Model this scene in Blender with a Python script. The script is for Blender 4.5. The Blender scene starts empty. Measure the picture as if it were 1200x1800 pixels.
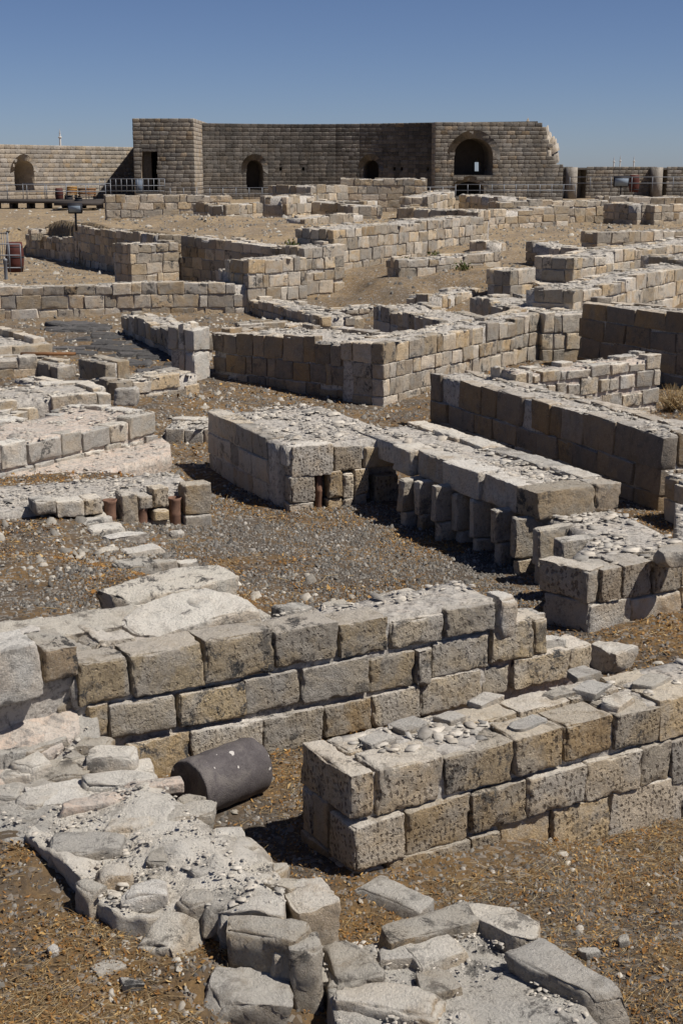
import bpy, math, random
import numpy as np
from mathutils import Vector, Matrix

# ------------------------------------------------------------------ camera, sky, sun
SC = bpy.context.scene
COL = SC.collection
F, HZ, CH = 2500.0, 296.0, 4.7            # focal length in photo pixels, eye-level row, camera height above the room floor
PITCH = math.atan((900 - HZ) / F)
cam = bpy.data.cameras.new('camera'); camo = bpy.data.objects.new('camera', cam); COL.objects.link(camo)
cam.sensor_fit = 'VERTICAL'; cam.sensor_height = 36.0; cam.lens = 36.0 * F / 1800.0
cam.clip_start = 0.1; cam.clip_end = 20000
camo.location = (0, 0, CH); camo.rotation_euler = (math.pi / 2 - PITCH, 0, 0)
SC.camera = camo

SUN_EL, SUN_AZ = math.radians(56), math.radians(108)      # azimuth clockwise from +Y (the view direction)
wd = bpy.data.worlds.new('World'); SC.world = wd; wd.use_nodes = True
nt = wd.node_tree
sky = nt.nodes.new('ShaderNodeTexSky'); sky.sky_type = 'NISHITA'; sky.sun_disc = False
sky.sun_elevation = SUN_EL; sky.sun_rotation = SUN_AZ
sky.altitude = 500; sky.air_density = 0.6; sky.dust_density = 0.4; sky.ozone_density = 5.5
tint = nt.nodes.new('ShaderNodeMix'); tint.data_type = 'RGBA'; tint.blend_type = 'MULTIPLY'; tint.inputs[0].default_value = 1.0; tint.inputs[7].default_value = (1.17, 1.09, 1.15, 1)
nt.links.new(sky.outputs[0], tint.inputs[6]); nt.links.new(tint.outputs[2], nt.nodes['Background'].inputs[0]); nt.nodes['Background'].inputs[1].default_value = 0.054
sl = bpy.data.lights.new('sun', 'SUN'); so = bpy.data.objects.new('sun', sl); COL.objects.link(so)
sl.energy = 4.8; sl.angle = math.radians(0.5); sl.color = (1.0, 0.95, 0.87)
S = Vector((math.sin(SUN_AZ) * math.cos(SUN_EL), math.cos(SUN_AZ) * math.cos(SUN_EL), math.sin(SUN_EL)))
so.rotation_euler = S.to_track_quat('Z', 'Y').to_euler(); so.location = (20, -10, 40)
SC.view_settings.view_transform = 'Standard'; SC.view_settings.look = 'None'
SC.view_settings.exposure = 0.14; SC.view_settings.gamma = 1.0; SC.view_settings.use_curve_mapping = False

# ------------------------------------------------------------------ measuring helpers
CP, SP = math.cos(PITCH), math.sin(PITCH)
def ray(x, y):
    v = -(y - 900) / F
    return ((x - 600) / F, CP + v * SP, -SP + v * CP)
def at(x, y, z=0.0):                         # the place at height z seen at a point of the photograph
    r = ray(x, y); t = (z - CH) / r[2]
    return np.array((r[0] * t, r[1] * t))
def zat(y, Y):                               # the height seen at row y at distance Y
    r = ray(600, y); return CH + r[2] * Y / r[1]
def xat(x, y, Y):
    r = ray(x, y); return r[0] * Y / r[1]
def onplane(x, y, a, d):                     # (distance along, height) on the upright plane through a along d
    r = ray(x, y); n = (-d[1], d[0])
    t = (a[0] * n[0] + a[1] * n[1]) / (r[0] * n[0] + r[1] * n[1])
    return ((r[0] * t - a[0]) * d[0] + (r[1] * t - a[1]) * d[1], CH + r[2] * t)

# ------------------------------------------------------------------ numpy noise
def _h(i):
    h = (i[..., 0].astype(np.int64) * 374761393 + i[..., 1].astype(np.int64) * 668265263 + i[..., 2].astype(np.int64) * 1442695041) & 0xffffffff
    h = ((h ^ (h >> 13)) * 1274126177) & 0xffffffff
    h = ((h ^ (h >> 15)) * 2246822519) & 0xffffffff
    return ((h ^ (h >> 16)) & 0xffff) / 32767.5 - 1.0
def vn(p):
    p = np.asarray(p, float); i = np.floor(p); f = p - i; f = f * f * (3 - 2 * f); o = 0
    for a in (0, 1):
        for b in (0, 1):
            for c in (0, 1):
                w = (f[..., 0] if a else 1 - f[..., 0]) * (f[..., 1] if b else 1 - f[..., 1]) * (f[..., 2] if c else 1 - f[..., 2])
                o = o + w * _h(i + np.array((a, b, c)))
    return o
def fbm(p, n=4):
    o = 0; a = 1.0; s = 0
    for k in range(n):
        o = o + a * vn(p * (2.03 ** k) + 17.3 * k); s += a; a *= 0.5
    return o / s
def p3(x, y, z=0.0): return np.stack([x, y, np.zeros_like(x) + z], -1)

# ------------------------------------------------------------------ mesh and object helpers
def mesh_raw(name, V, loops, totals, smooth=False):
    me = bpy.data.meshes.new(name)
    V = np.asarray(V, np.float32); loops = np.asarray(loops, np.int32); totals = np.asarray(totals, np.int32)
    me.vertices.add(len(V)); me.vertices.foreach_set('co', V.ravel())
    me.loops.add(len(loops)); me.loops.foreach_set('vertex_index', loops)
    me.polygons.add(len(totals))
    st = np.zeros(len(totals), np.int32); st[1:] = np.cumsum(totals)[:-1]
    me.polygons.foreach_set('loop_start', st); me.polygons.foreach_set('loop_total', totals)
    if smooth: me.polygons.foreach_set('use_smooth', np.ones(len(totals), bool))
    me.update(calc_edges=True); me.validate()
    return me
def link(name, me, mat=None, parent=None, loc=None, rot=None, scale=None, kind=None):
    o = bpy.data.objects.new(name, me); COL.objects.link(o)
    if mat is not None and me is not None and not me.materials: me.materials.append(mat)
    if parent is not None: o.parent = parent
    if loc is not None: o.location = loc
    if rot is not None: o.rotation_euler = rot
    if scale is not None: o.scale = scale
    if kind: o['kind'] = kind
    return o
def tag(o, label, cat, group=None):
    o['label'] = label; o['category'] = cat; o['kind'] = 'thing'
    if group: o['group'] = group
    return o
def thing(name, label, cat, group=None):
    return tag(link(name, None), label, cat, group)

class MB:
    def __init__(s): s.v = []; s.f = []
    def quadbox(s, c, x, y, z):            # box from centre and three half vectors
        c, x, y, z = map(np.array, (c, x, y, z)); b = len(s.v)
        for k in (-1, 1):
            for j in (-1, 1):
                for i in (-1, 1): s.v.append(c + i * x + j * y + k * z)
        for f in ((0, 2, 3, 1), (4, 5, 7, 6), (0, 1, 5, 4), (2, 6, 7, 3), (0, 4, 6, 2), (1, 3, 7, 5)): s.f.append([b + q for q in f])
    def box(s, c, h): s.quadbox(c, (h[0], 0, 0), (0, h[1], 0), (0, 0, h[2]))
    def tube(s, a, b, r, n=8, r2=None):
        a = Vector(a); b = Vector(b); d = (b - a).normalized(); u = d.orthogonal().normalized(); w = d.cross(u); k = len(s.v)
        r2 = r if r2 is None else r2
        for q, rr in ((a, r), (b, r2)):
            for i in range(n):
                t = 2 * math.pi * i / n; s.v.append(np.array(q + (u * math.cos(t) + w * math.sin(t)) * rr))
        for i in range(n): s.f.append([k + i, k + (i + 1) % n, k + n + (i + 1) % n, k + n + i])
        s.f.append([k + i for i in range(n)][::-1]); s.f.append([k + n + i for i in range(n)])
    def lathe(s, prof, n=16, c=(0, 0)):    # prof: list of (radius, z)
        k = len(s.v)
        for r, z in prof:
            for i in range(n):
                t = 2 * math.pi * i / n; s.v.append(np.array((c[0] + r * math.cos(t), c[1] + r * math.sin(t), z)))
        for j in range(len(prof) - 1):
            for i in range(n):
                a = k + j * n + i; b = k + j * n + (i + 1) % n
                s.f.append([a, b, b + n, a + n])
    def build(s, name, mat, parent=None, smooth=False, **kw):
        lo = [q for f in s.f for q in f]
        return link(name, mesh_raw(name, s.v, lo, [len(f) for f in s.f], smooth), mat, parent, **kw)

# ------------------------------------------------------------------ materials
class NT:
    def __init__(s, name):
        s.m = bpy.data.materials.new(name); s.m.use_nodes = True; s.t = s.m.node_tree
        s.b = s.t.nodes['Principled BSDF']; s.b.inputs['Roughness'].default_value = 0.93; s.b.inputs['Specular IOR Level'].default_value = 0.15
    def n(s, ty, **kw):
        q = s.t.nodes.new('ShaderNode' + ty)
        for k, v in kw.items(): setattr(q, k, v)
        return q
    def put(s, inp, v):
        if hasattr(v, 'links') or isinstance(v, bpy.types.NodeSocket): s.t.links.new(v, inp)
        else:
            if isinstance(v, tuple) and len(v) == 3 and inp.type == 'RGBA': v = (*v, 1)
            inp.default_value = v
    def math(s, op, a, b=0.0, clamp=False):
        q = s.n('Math', operation=op, use_clamp=clamp); s.put(q.inputs[0], a); s.put(q.inputs[1], b); return q.outputs[0]
    def noise(s, vec, scale, detail=5, rough=0.6, dist=0.0):
        q = s.n('TexNoise'); s.put(q.inputs['Vector'], vec); q.inputs['Scale'].default_value = scale
        q.inputs['Detail'].default_value = detail; q.inputs['Roughness'].default_value = rough; q.inputs['Distortion'].default_value = dist
        return q.outputs['Fac']
    def voro(s, vec, scale, rand=1.0, feature='F1', out='Distance'):
        q = s.n('TexVoronoi', feature=feature); s.put(q.inputs['Vector'], vec); q.inputs['Scale'].default_value = scale
        q.inputs['Randomness'].default_value = rand; return q.outputs[out]
    def ramp(s, v, a, b, lo=0.0, hi=1.0):
        q = s.n('MapRange', interpolation_type='SMOOTHSTEP'); s.put(q.inputs[0], v)
        for i, x in enumerate((a, b, lo, hi)): q.inputs[i + 1].default_value = x
        return q.outputs[0]
    def mix(s, f, a, b, blend='MIX'):
        q = s.n('Mix', data_type='RGBA', blend_type=blend); s.put(q.inputs[0], f); s.put(q.inputs[6], a); s.put(q.inputs[7], b); return q.outputs[2]
    def bump(s, h, dist, strength=1.0, normal=None):
        q = s.n('Bump'); s.put(q.inputs['Height'], h); q.inputs['Distance'].default_value = dist; q.inputs['Strength'].default_value = strength
        if normal is not None: s.put(q.inputs['Normal'], normal)
        return q.outputs[0]
    def out(s, col, normal=None):
        s.put(s.b.inputs['Base Color'], col)
        if normal is not None: s.put(s.b.inputs['Normal'], normal)
        return s.m
    def pos(s, rnd=True):
        g = s.n('NewGeometry')
        if not rnd: return g.outputs['Position']
        oi = s.n('ObjectInfo'); q = s.n('VectorMath', operation='MULTIPLY_ADD')
        s.put(q.inputs[0], oi.outputs['Random']); q.inputs[1].default_value = (37, 53, 71); s.put(q.inputs[2], g.outputs['Position'])
        return q.outputs[0]

def stone_mat(name, tan=(0.50, 0.42, 0.31), grey=(0.40, 0.385, 0.36), dark=(0.10, 0.095, 0.09), lichen=0.5, pits=0.0, top=0.5, scl=1.0, ochre=0.5,
              light=(0.60, 0.56, 0.50), stain=0.0, per_island=False, val=(0.82, 1.2)):
    m = NT(name); P = m.pos(not per_island); G = m.n('NewGeometry'); OI = m.n('ObjectInfo')
    R = G.outputs['Random Per Island'] if per_island else OI.outputs['Random']
    n1 = m.noise(P, 2.2 * scl, 6, 0.65, 0.6); n2 = m.noise(P, 11 * scl, 8, 0.72); n3 = m.noise(P, 5.0 * scl, 10, 0.78, 0.4); n4 = m.noise(P, 55 * scl, 6, 0.75)
    c = m.mix(m.ramp(n1, 0.38, 0.62), tan, grey)
    oc = m.math('MULTIPLY', m.ramp(R, 1 - ochre, 1.0), m.ramp(n1, 0.62, 0.38), True)
    c = m.mix(m.math('MULTIPLY', oc, 0.7), c, (0.42, 0.305, 0.19))
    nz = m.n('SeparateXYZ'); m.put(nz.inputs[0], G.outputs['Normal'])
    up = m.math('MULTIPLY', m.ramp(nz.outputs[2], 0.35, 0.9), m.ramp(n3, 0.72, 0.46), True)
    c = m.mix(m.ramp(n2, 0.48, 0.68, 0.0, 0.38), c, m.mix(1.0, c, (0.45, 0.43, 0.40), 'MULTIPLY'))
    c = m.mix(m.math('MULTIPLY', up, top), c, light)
    li = m.math('MULTIPLY', m.ramp(n3, 0.51, 0.585), m.ramp(m.noise(P, 1.3 * scl, 3), 0.40, 0.58), True)
    c = m.mix(m.math('MULTIPLY', m.math('MULTIPLY', li, lichen), m.ramp(m.math('FRACT', m.math('MULTIPLY', R, 11.3)), 0, 0.9, 0.25, 1.15), True), c, dark)
    sp = m.ramp(n4, 0.575, 0.655, 0, 0.8 * lichen); c = m.mix(sp, c, (0.16, 0.15, 0.14))
    sp2 = m.ramp(n4, 0.44, 0.34, 0, 0.55); c = m.mix(sp2, c, light)
    if stain:
        mp = m.n('Mapping'); m.put(mp.inputs[0], G.outputs['Position']); mp.inputs['Scale'].default_value = (1, 1, 0.16)
        st = m.math('MULTIPLY', m.ramp(m.noise(mp.outputs[0], 0.45, 6, 0.6), 0.38, 0.66), stain); c = m.mix(st, c, (0.045, 0.04, 0.036))
    hs = m.n('HueSaturation'); m.put(hs.inputs['Color'], c)
    m.put(hs.inputs['Value'], m.ramp(m.math('FRACT', m.math('MULTIPLY', R, 7.31)), 0, 1, val[0], val[1]))
    m.put(hs.inputs['Saturation'], m.ramp(m.math('FRACT', m.math('MULTIPLY', R, 3.77)), 0, 1, 0.8, 1.25))
    c = hs.outputs[0]
    n5 = m.noise(P, 24 * scl, 8, 0.8, 0.5)
    c = m.mix(m.ramp(n5, 0.43, 0.34, 0, 0.55), c, m.mix(1.0, c, (0.42, 0.40, 0.38), 'MULTIPLY'))
    h = m.math('ADD', m.math('ADD', m.math('MULTIPLY', n2, 1.0), m.math('MULTIPLY', n4, 0.6)), m.math('MULTIPLY', n5, 1.0))
    if pits:
        mq = m.n('Mapping'); pr = m.n('VectorMath', operation='SCALE'); m.put(pr.inputs[0], P); m.put(pr.inputs['Scale'], m.ramp(m.math('FRACT', m.math('MULTIPLY', R, 17.7)), 0, 1, 0.75, 1.35)); m.put(mq.inputs[0], pr.outputs[0]); mq.inputs['Scale'].default_value = (1, 1, 0.72); mq.inputs['Rotation'].default_value = (0.15, 0.2, 0.4)
        wob = m.n('VectorMath', operation='ADD'); m.put(wob.inputs[0], mq.outputs[0]); ng = m.n('TexNoise'); m.put(ng.inputs['Vector'], P); ng.inputs['Scale'].default_value = 25
        sc_ = m.n('VectorMath', operation='SCALE'); m.put(sc_.inputs[0], ng.outputs['Color']); sc_.inputs['Scale'].default_value = 0.035; m.put(wob.inputs[1], sc_.outputs[0])
        vq = m.n('TexVoronoi', distance='MANHATTAN'); m.put(vq.inputs['Vector'], wob.outputs[0]); vq.inputs['Scale'].default_value = 25; vq.inputs['Randomness'].default_value = 0.5
        vs = m.ramp(vq.outputs['Distance'], 0.60, 0.40)
        act = m.math('MULTIPLY', vs, m.ramp(m.noise(P, 3.5, 3), 0.36, 0.52), True)
        act = m.math('MULTIPLY', act, m.ramp(m.math('FRACT', m.math('MULTIPLY', R, 5.3)), 0.12, 0.35), True)
        act = m.math('MULTIPLY', act, m.ramp(nz.outputs[2], 0.75, 0.35), True)
        c = m.mix(m.math('MULTIPLY', act, 0.6 * pits), c, (0.06, 0.042, 0.035))
        h = m.math('SUBTRACT', h, m.math('MULTIPLY', act, 1.6 * pits))
    return m.out(c, m.bump(h, 0.034 / scl ** 0.5, 1.0))

M = {}
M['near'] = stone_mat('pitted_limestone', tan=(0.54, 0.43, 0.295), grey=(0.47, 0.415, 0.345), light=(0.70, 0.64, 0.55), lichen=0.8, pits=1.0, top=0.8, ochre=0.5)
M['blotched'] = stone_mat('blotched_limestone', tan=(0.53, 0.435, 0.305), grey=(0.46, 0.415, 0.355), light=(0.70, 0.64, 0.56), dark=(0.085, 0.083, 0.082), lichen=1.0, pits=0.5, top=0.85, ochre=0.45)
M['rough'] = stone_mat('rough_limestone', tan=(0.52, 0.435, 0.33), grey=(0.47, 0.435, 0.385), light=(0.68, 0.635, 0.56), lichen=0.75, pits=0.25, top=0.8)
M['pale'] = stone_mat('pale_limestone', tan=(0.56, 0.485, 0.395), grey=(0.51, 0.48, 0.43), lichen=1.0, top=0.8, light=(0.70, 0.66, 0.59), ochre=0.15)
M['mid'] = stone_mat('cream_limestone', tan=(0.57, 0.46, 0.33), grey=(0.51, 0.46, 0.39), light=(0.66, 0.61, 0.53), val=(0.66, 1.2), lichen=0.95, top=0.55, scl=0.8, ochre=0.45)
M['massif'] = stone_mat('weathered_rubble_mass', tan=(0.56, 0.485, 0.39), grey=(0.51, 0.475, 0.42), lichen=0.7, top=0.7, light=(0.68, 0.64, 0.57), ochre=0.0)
M['brown'] = stone_mat('shaded_brown_limestone', tan=(0.36, 0.27, 0.18), grey=(0.28, 0.235, 0.185), lichen=0.6, top=0.75, scl=0.8, ochre=0.5, light=(0.62, 0.57, 0.50))  # brown stone, darkened past its own tone to deepen shade on sunless faces
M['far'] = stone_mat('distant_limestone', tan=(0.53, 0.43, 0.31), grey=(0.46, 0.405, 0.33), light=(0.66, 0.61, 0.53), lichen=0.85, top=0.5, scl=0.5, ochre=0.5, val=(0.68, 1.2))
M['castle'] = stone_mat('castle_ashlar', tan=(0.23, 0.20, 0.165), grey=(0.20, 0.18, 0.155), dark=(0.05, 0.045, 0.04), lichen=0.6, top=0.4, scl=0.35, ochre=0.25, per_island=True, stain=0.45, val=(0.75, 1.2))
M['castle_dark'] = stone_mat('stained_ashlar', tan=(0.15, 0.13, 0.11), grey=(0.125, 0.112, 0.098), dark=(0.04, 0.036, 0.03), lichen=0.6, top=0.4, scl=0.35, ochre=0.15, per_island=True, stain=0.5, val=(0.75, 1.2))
M['castle_light'] = stone_mat('pale_sunlit_ashlar', tan=(0.38, 0.325, 0.26), grey=(0.34, 0.295, 0.245), lichen=0.3, top=0.4, scl=0.35, ochre=0.2, per_island=True, stain=0.12, val=(0.82, 1.15))  # paler ashlar; also puts sunlight into the colour of sunlit sides

def mortar_mat(name, a=(0.54, 0.48, 0.41), b=(0.48, 0.45, 0.41), c0=(0.20, 0.175, 0.15)):
    m = NT(name); P = m.pos(False)
    n1 = m.noise(P, 3, 7, 0.7, 0.5); n2 = m.noise(P, 16, 8, 0.75); v = m.voro(P, 26); v2 = m.voro(P, 60, 1.0, 'F1', 'Color')
    c = m.mix(m.ramp(n1, 0.35, 0.65), a, b); c = m.mix(m.ramp(n2, 0.45, 0.62, 0, 0.85), c, c0)
    sx = m.n('SeparateColor'); m.put(sx.inputs[0], v2); c = m.mix(m.ramp(sx.outputs[0], 0.6, 1.0, 0, 0.5), c, (0.58, 0.54, 0.48))
    mp = m.n('VectorMath', operation='ADD'); m.put(mp.inputs[0], P); nw = m.n('TexNoise'); m.put(nw.inputs['Vector'], P); nw.inputs['Scale'].default_value = 6; nw.inputs['Detail'].default_value = 4
    ms = m.n('VectorMath', operation='SCALE'); m.put(ms.inputs[0], nw.outputs['Color']); ms.inputs['Scale'].default_value = 0.12; m.put(mp.inputs[1], ms.outputs[0])
    cc = m.voro(mp.outputs[0], 9, 1.0, 'F1', 'Color'); ce = m.voro(mp.outputs[0], 9, 1.0, 'DISTANCE_TO_EDGE'); sc2 = m.n('SeparateColor'); m.put(sc2.inputs[0], cc)
    st_ = m.ramp(sc2.outputs[1], 0.35, 0.55)
    c = m.mix(m.math('MULTIPLY', st_, 0.45), c, m.mix(sc2.outputs[0], (0.36, 0.34, 0.315), (0.62, 0.58, 0.52)))
    c = m.mix(m.math('MULTIPLY', m.ramp(n2, 0.50, 0.64), 0.55), c, (0.17, 0.16, 0.15))
    cr = m.math('MULTIPLY', m.ramp(ce, 0.035, 0.0), st_); c = m.mix(m.math('MULTIPLY', cr, 0.25), c, (0.10, 0.085, 0.07))
    h = m.math('ADD', m.math('MULTIPLY', n2, 1.0), m.math('MULTIPLY', v, -0.15)); h = m.math('ADD', h, m.math('MULTIPLY', st_, 0.12))
    return m.out(c, m.bump(h, 0.035, 1.0))
M['mortar'] = mortar_mat('lime_mortar')
M['pink'] = mortar_mat('pink_plaster', (0.62, 0.49, 0.40), (0.58, 0.49, 0.41), (0.42, 0.36, 0.31))

def ground_mat():
    m = NT('dry_earth'); P = m.pos(False)
    n1 = m.noise(P, 0.9, 7, 0.7, 0.8); n2 = m.noise(P, 7, 9, 0.8); n3 = m.noise(P, 0.12, 5, 0.6); v = m.voro(P, 22, 1.0, 'F1', 'Color'); vd = m.voro(P, 22)
    c = m.mix(m.ramp(n1, 0.40, 0.62), (0.105, 0.085, 0.066), (0.20, 0.125, 0.056))
    c = m.mix(m.ramp(n2, 0.4, 0.7, 0, 0.8), c, (0.07, 0.055, 0.042))
    gy = m.n('SeparateXYZ'); m.put(gy.inputs[0], P)
    far = m.ramp(gy.outputs[1], 34, 60)
    fc = m.mix(m.ramp(n2, 0.42, 0.66), m.mix(m.ramp(m.noise(P, 0.5, 8, 0.75, 0.5), 0.42, 0.58), (0.36, 0.265, 0.155), (0.235, 0.18, 0.12)), (0.15, 0.115, 0.08))
    c = m.mix(far, c, fc)
    sc = m.n('SeparateColor'); m.put(sc.inputs[0], v)
    c = m.mix(m.ramp(sc.outputs[0], 0.72, 0.95, 0, 0.6), c, (0.30, 0.275, 0.245))
    h = m.math('ADD', m.math('MULTIPLY', n2, 1.0), m.math('MULTIPLY', vd, -0.5))
    return m.out(c, m.bump(h, 0.035, 0.9))
M['ground'] = ground_mat()

def island_mat(name, cols, rough=0.9, noise=None):
    m = NT(name); G = m.n('NewGeometry'); r = m.n('ValToRGB'); m.put(r.inputs[0], G.outputs['Random Per Island'])
    e = r.color_ramp.elements
    while len(e) < len(cols): e.new(0.5)
    for i, c in enumerate(cols): e[i].position = i / (len(cols) - 1); e[i].color = (*c, 1)
    col = r.outputs[0]
    if noise: col = m.mix(m.ramp(m.noise(m.pos(False), noise, 5, 0.7), 0.4, 0.65, 0, 0.5), col, m.mix(1.0, col, (0.5, 0.48, 0.45), 'MULTIPLY'))
    m.b.inputs['Roughness'].default_value = rough
    return m.out(col)
M['pebble'] = island_mat('grey_gravel', [(0.06, 0.056, 0.053), (0.13, 0.12, 0.108), (0.20, 0.185, 0.165), (0.10, 0.093, 0.085), (0.16, 0.148, 0.13), (0.27, 0.25, 0.22), (0.14, 0.13, 0.12), (0.42, 0.39, 0.35)], noise=30)
M['flake'] = island_mat('limestone_chips', [(0.30, 0.285, 0.26), (0.52, 0.475, 0.41), (0.40, 0.375, 0.34), (0.56, 0.51, 0.44), (0.46, 0.41, 0.345), (0.22, 0.21, 0.195), (0.60, 0.55, 0.475), (0.36, 0.34, 0.31)], noise=22)
M['rubble'] = island_mat('field_stones', [(0.17, 0.16, 0.145), (0.34, 0.31, 0.265), (0.25, 0.23, 0.20), (0.46, 0.42, 0.36), (0.30, 0.265, 0.22), (0.56, 0.52, 0.45), (0.21, 0.195, 0.175)], noise=25)
M['litter'] = island_mat('dry_leaf_litter', [(0.11, 0.055, 0.02), (0.26, 0.13, 0.04), (0.17, 0.085, 0.03), (0.40, 0.25, 0.09), (0.22, 0.10, 0.03), (0.48, 0.34, 0.16)])
M['straw'] = island_mat('dry_straw', [(0.34, 0.24, 0.12), (0.20, 0.12, 0.05), (0.50, 0.40, 0.24), (0.28, 0.17, 0.07)])
M['weed'] = island_mat('green_weed', [(0.03, 0.06, 0.015), (0.06, 0.09, 0.025), (0.09, 0.10, 0.03)])

def plain(name, c, rough=0.7, metal=0.0, ns=12, amp=0.3, bump=0.002):
    m = NT(name); P = m.pos(); n = m.noise(P, ns, 7, 0.7)
    m.b.inputs['Roughness'].default_value = rough; m.b.inputs['Metallic'].default_value = metal
    return m.out(m.mix(m.ramp(n, 0.35, 0.7, 0, amp), c, tuple(q * 0.35 for q in c)), m.bump(n, bump, 0.6))
M['steel'] = plain('galvanised_steel', (0.22, 0.23, 0.25), 0.55, 0.3)
M['darkmetal'] = plain('dark_metal', (0.03, 0.03, 0.035), 0.6)
M['deck'] = plain('weathered_deck', (0.07, 0.06, 0.055), 0.8)
M['rust'] = plain('rusty_red_paint', (0.10, 0.035, 0.028), 0.7, ns=9, amp=0.5)
M['wood'] = plain('bench_wood', (0.22, 0.11, 0.05), 0.7)
M['yellowwood'] = plain('yellow_wood', (0.42, 0.22, 0.06), 0.7)
M['bluebox'] = plain('blue_grey_paint', (0.13, 0.16, 0.21), 0.6)
M['white'] = plain('white_stone', (0.62, 0.60, 0.57), 0.8, amp=0.12)
M['lead'] = plain('lead_spire', (0.42, 0.44, 0.47), 0.6)
M['glass'] = plain('lamp_glass', (0.25, 0.30, 0.36), 0.15, amp=0.1)
M['terracotta'] = plain('terracotta', (0.20, 0.115, 0.08), 0.8, ns=18, amp=0.5, bump=0.006)
M['black_basalt'] = stone_mat('black_paving_basalt', tan=(0.10, 0.095, 0.095), grey=(0.075, 0.072, 0.072), dark=(0.03, 0.03, 0.03), lichen=0.3, top=0.25, ochre=0.0, light=(0.22, 0.21, 0.2))
def basalt():
    m = NT('basalt'); g = m.n('TexCoord').outputs['Object']; n = m.noise(g, 9, 8, 0.7); v = m.noise(g, 90, 3, 0.6); w = m.noise(g, 13, 2, 0.4)
    c = m.mix(m.ramp(n, 0.35, 0.65), (0.080, 0.070, 0.072), (0.115, 0.102, 0.102)); c = m.mix(m.ramp(m.noise(g, 3.0, 9, 0.75, 0.6), 0.5, 0.66, 0, 0.6), c, (0.19, 0.17, 0.155)); c = m.mix(m.ramp(v, 0.58, 0.7, 0, 0.6), c, (0.03, 0.027, 0.027))
    c = m.mix(m.ramp(v, 0.36, 0.28, 0, 0.45), c, (0.26, 0.25, 0.25)); c = m.mix(m.ramp(w, 0.70, 0.72), c, (0.50, 0.47, 0.44))
    m.b.inputs['Roughness'].default_value = 0.75
    return m.out(c, m.bump(m.math('ADD', v, m.math('MULTIPLY', n, 0.6)), 0.008, 0.8))
M['basalt'] = basalt()

# ------------------------------------------------------------------ ground
CTRL = []
def gp(x, y, z): q = at(x, y, z); CTRL.append((q[0], q[1], z))
for q in ((700, 1760, 0), (1150, 1780, -.12), (1150, 1600, -.2), (900, 1580, -.04), (1150, 1470, -.27), (1198, 1425, -.3), (800, 1560, -.02), (650, 1620, 0), (600, 1800, 0.05),
          (20, 1500, .38), (60, 1620, .30), (150, 1700, .30), (60, 1790, .30), (230, 1760, .24), (330, 1790, .2), (330, 1700, .33), (400, 1680, .27), (260, 1700, .30), (480, 1740, .1), (440, 1790, .1),
          (420, 1470, -.04), (480, 1450, -.04), (500, 1350, 0), (380, 1400, 0), (560, 1560, 0), (1000, 1230, -.05), (1130, 1120, .08), (1190, 1090, .08), (1080, 1160, 0),
          (600, 1050, -.02), (700, 960, 0), (800, 960, 0), (900, 1050, 0), (560, 930, 0), (480, 960, .02), (420, 1000, .05), (330, 970, .10), (260, 980, .22), (180, 960, .30), (60, 1000, .48), (60, 930, .42), (150, 1020, .55), (0, 1080, .8), (40, 890, .42), (-200, 950, .5),
          (340, 790, .06), (350, 870, .02), (320, 740, .15), (420, 690, .15), (520, 700, .05), (600, 715, 0), (700, 740, 0), (800, 800, 0), (950, 870, 0), (1100, 900, .0), (1190, 930, .0),
          (180, 840, .40), (60, 860, .42), (1180, 720, 0.1), (1100, 650, .1), (900, 600, .15), (1300, 700, .1), (1300, 1000, .05),
          (150, 600, .20), (60, 565, .15), (250, 620, .20), (200, 580, .15), (300, 640, .2), (50, 660, .3), (250, 700, .25), (400, 560, .2), (480, 555, .25), (600, 580, .35), (560, 545, .35), (650, 545, .45),
          (600, 522, .55), (560, 500, .7), (700, 500, .95), (620, 470, 1.35), (700, 475, 1.42), (780, 478, 1.42), (860, 472, 1.5), (700, 462, 1.5), (800, 462, 1.52), (850, 490, 1.2), (850, 430, 1.85), (900, 470, 1.4), (780, 520, .7), (1000, 560, .3), (1100, 540, .4), (1000, 480, 1.2), (1150, 460, 1.35), (950, 430, 1.75), (1100, 430, 1.7), (1200, 480, 1.2), (1350, 500, 1.2),
          (900, 400, 1.95), (1000, 385, 2.0), (1150, 380, 2.0), (1150, 400, 1.95), (1300, 380, 2), (900, 370, 2.0), (1150, 352, 2), (1000, 352, 2),
          (330, 404, 2.1), (480, 412, 2.0), (400, 395, 2.3), (130, 388, 2.1), (280, 402, 2.1), (200, 385, 2.3), (380, 380, 2.5), (300, 378, 2.45), (480, 390, 2.3), (540, 400, 2.2), (560, 385, 2.3), (620, 372, 2.3), (700, 375, 2.2),
          (135, 389, 1.95), (200, 398, 1.92), (270, 408, 1.86), (300, 407, 1.88), (330, 411, 1.88), (420, 419, 1.84), (490, 425, 1.80), (20, 405, 1.25), (100, 407, 1.35), (-100, 405, 1.25), (50, 380, 2.0), (100, 365, 2.0), (20, 360, 2.0), (60, 350, 2.0), (-300, 380, 2), (300, 350, 2.1), (500, 350, 2.1), (700, 350, 2.1), (850, 350, 2.05)): gp(*q)
CTRL = np.array(CTRL)
_cu = CTRL[:, 0] / CTRL[:, 1] * 6; _cl = np.log(CTRL[:, 1]) * 6
_pw = [at(45, 411, 1.2), at(130, 417, 1.42), at(129, 392, 2.1), at(277, 412, 2.02), at(318, 412, 2.02), at(500, 430, 1.95)]
PIT = np.array([(-45, 47.5), (-45, _pw[0][1] + .35)] + [(q[0] + (.28 if k != 2 else 0), q[1] + .32) for k, q in enumerate(_pw)] + [(-2.3, 47.8), (-8, 46.6)])
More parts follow.
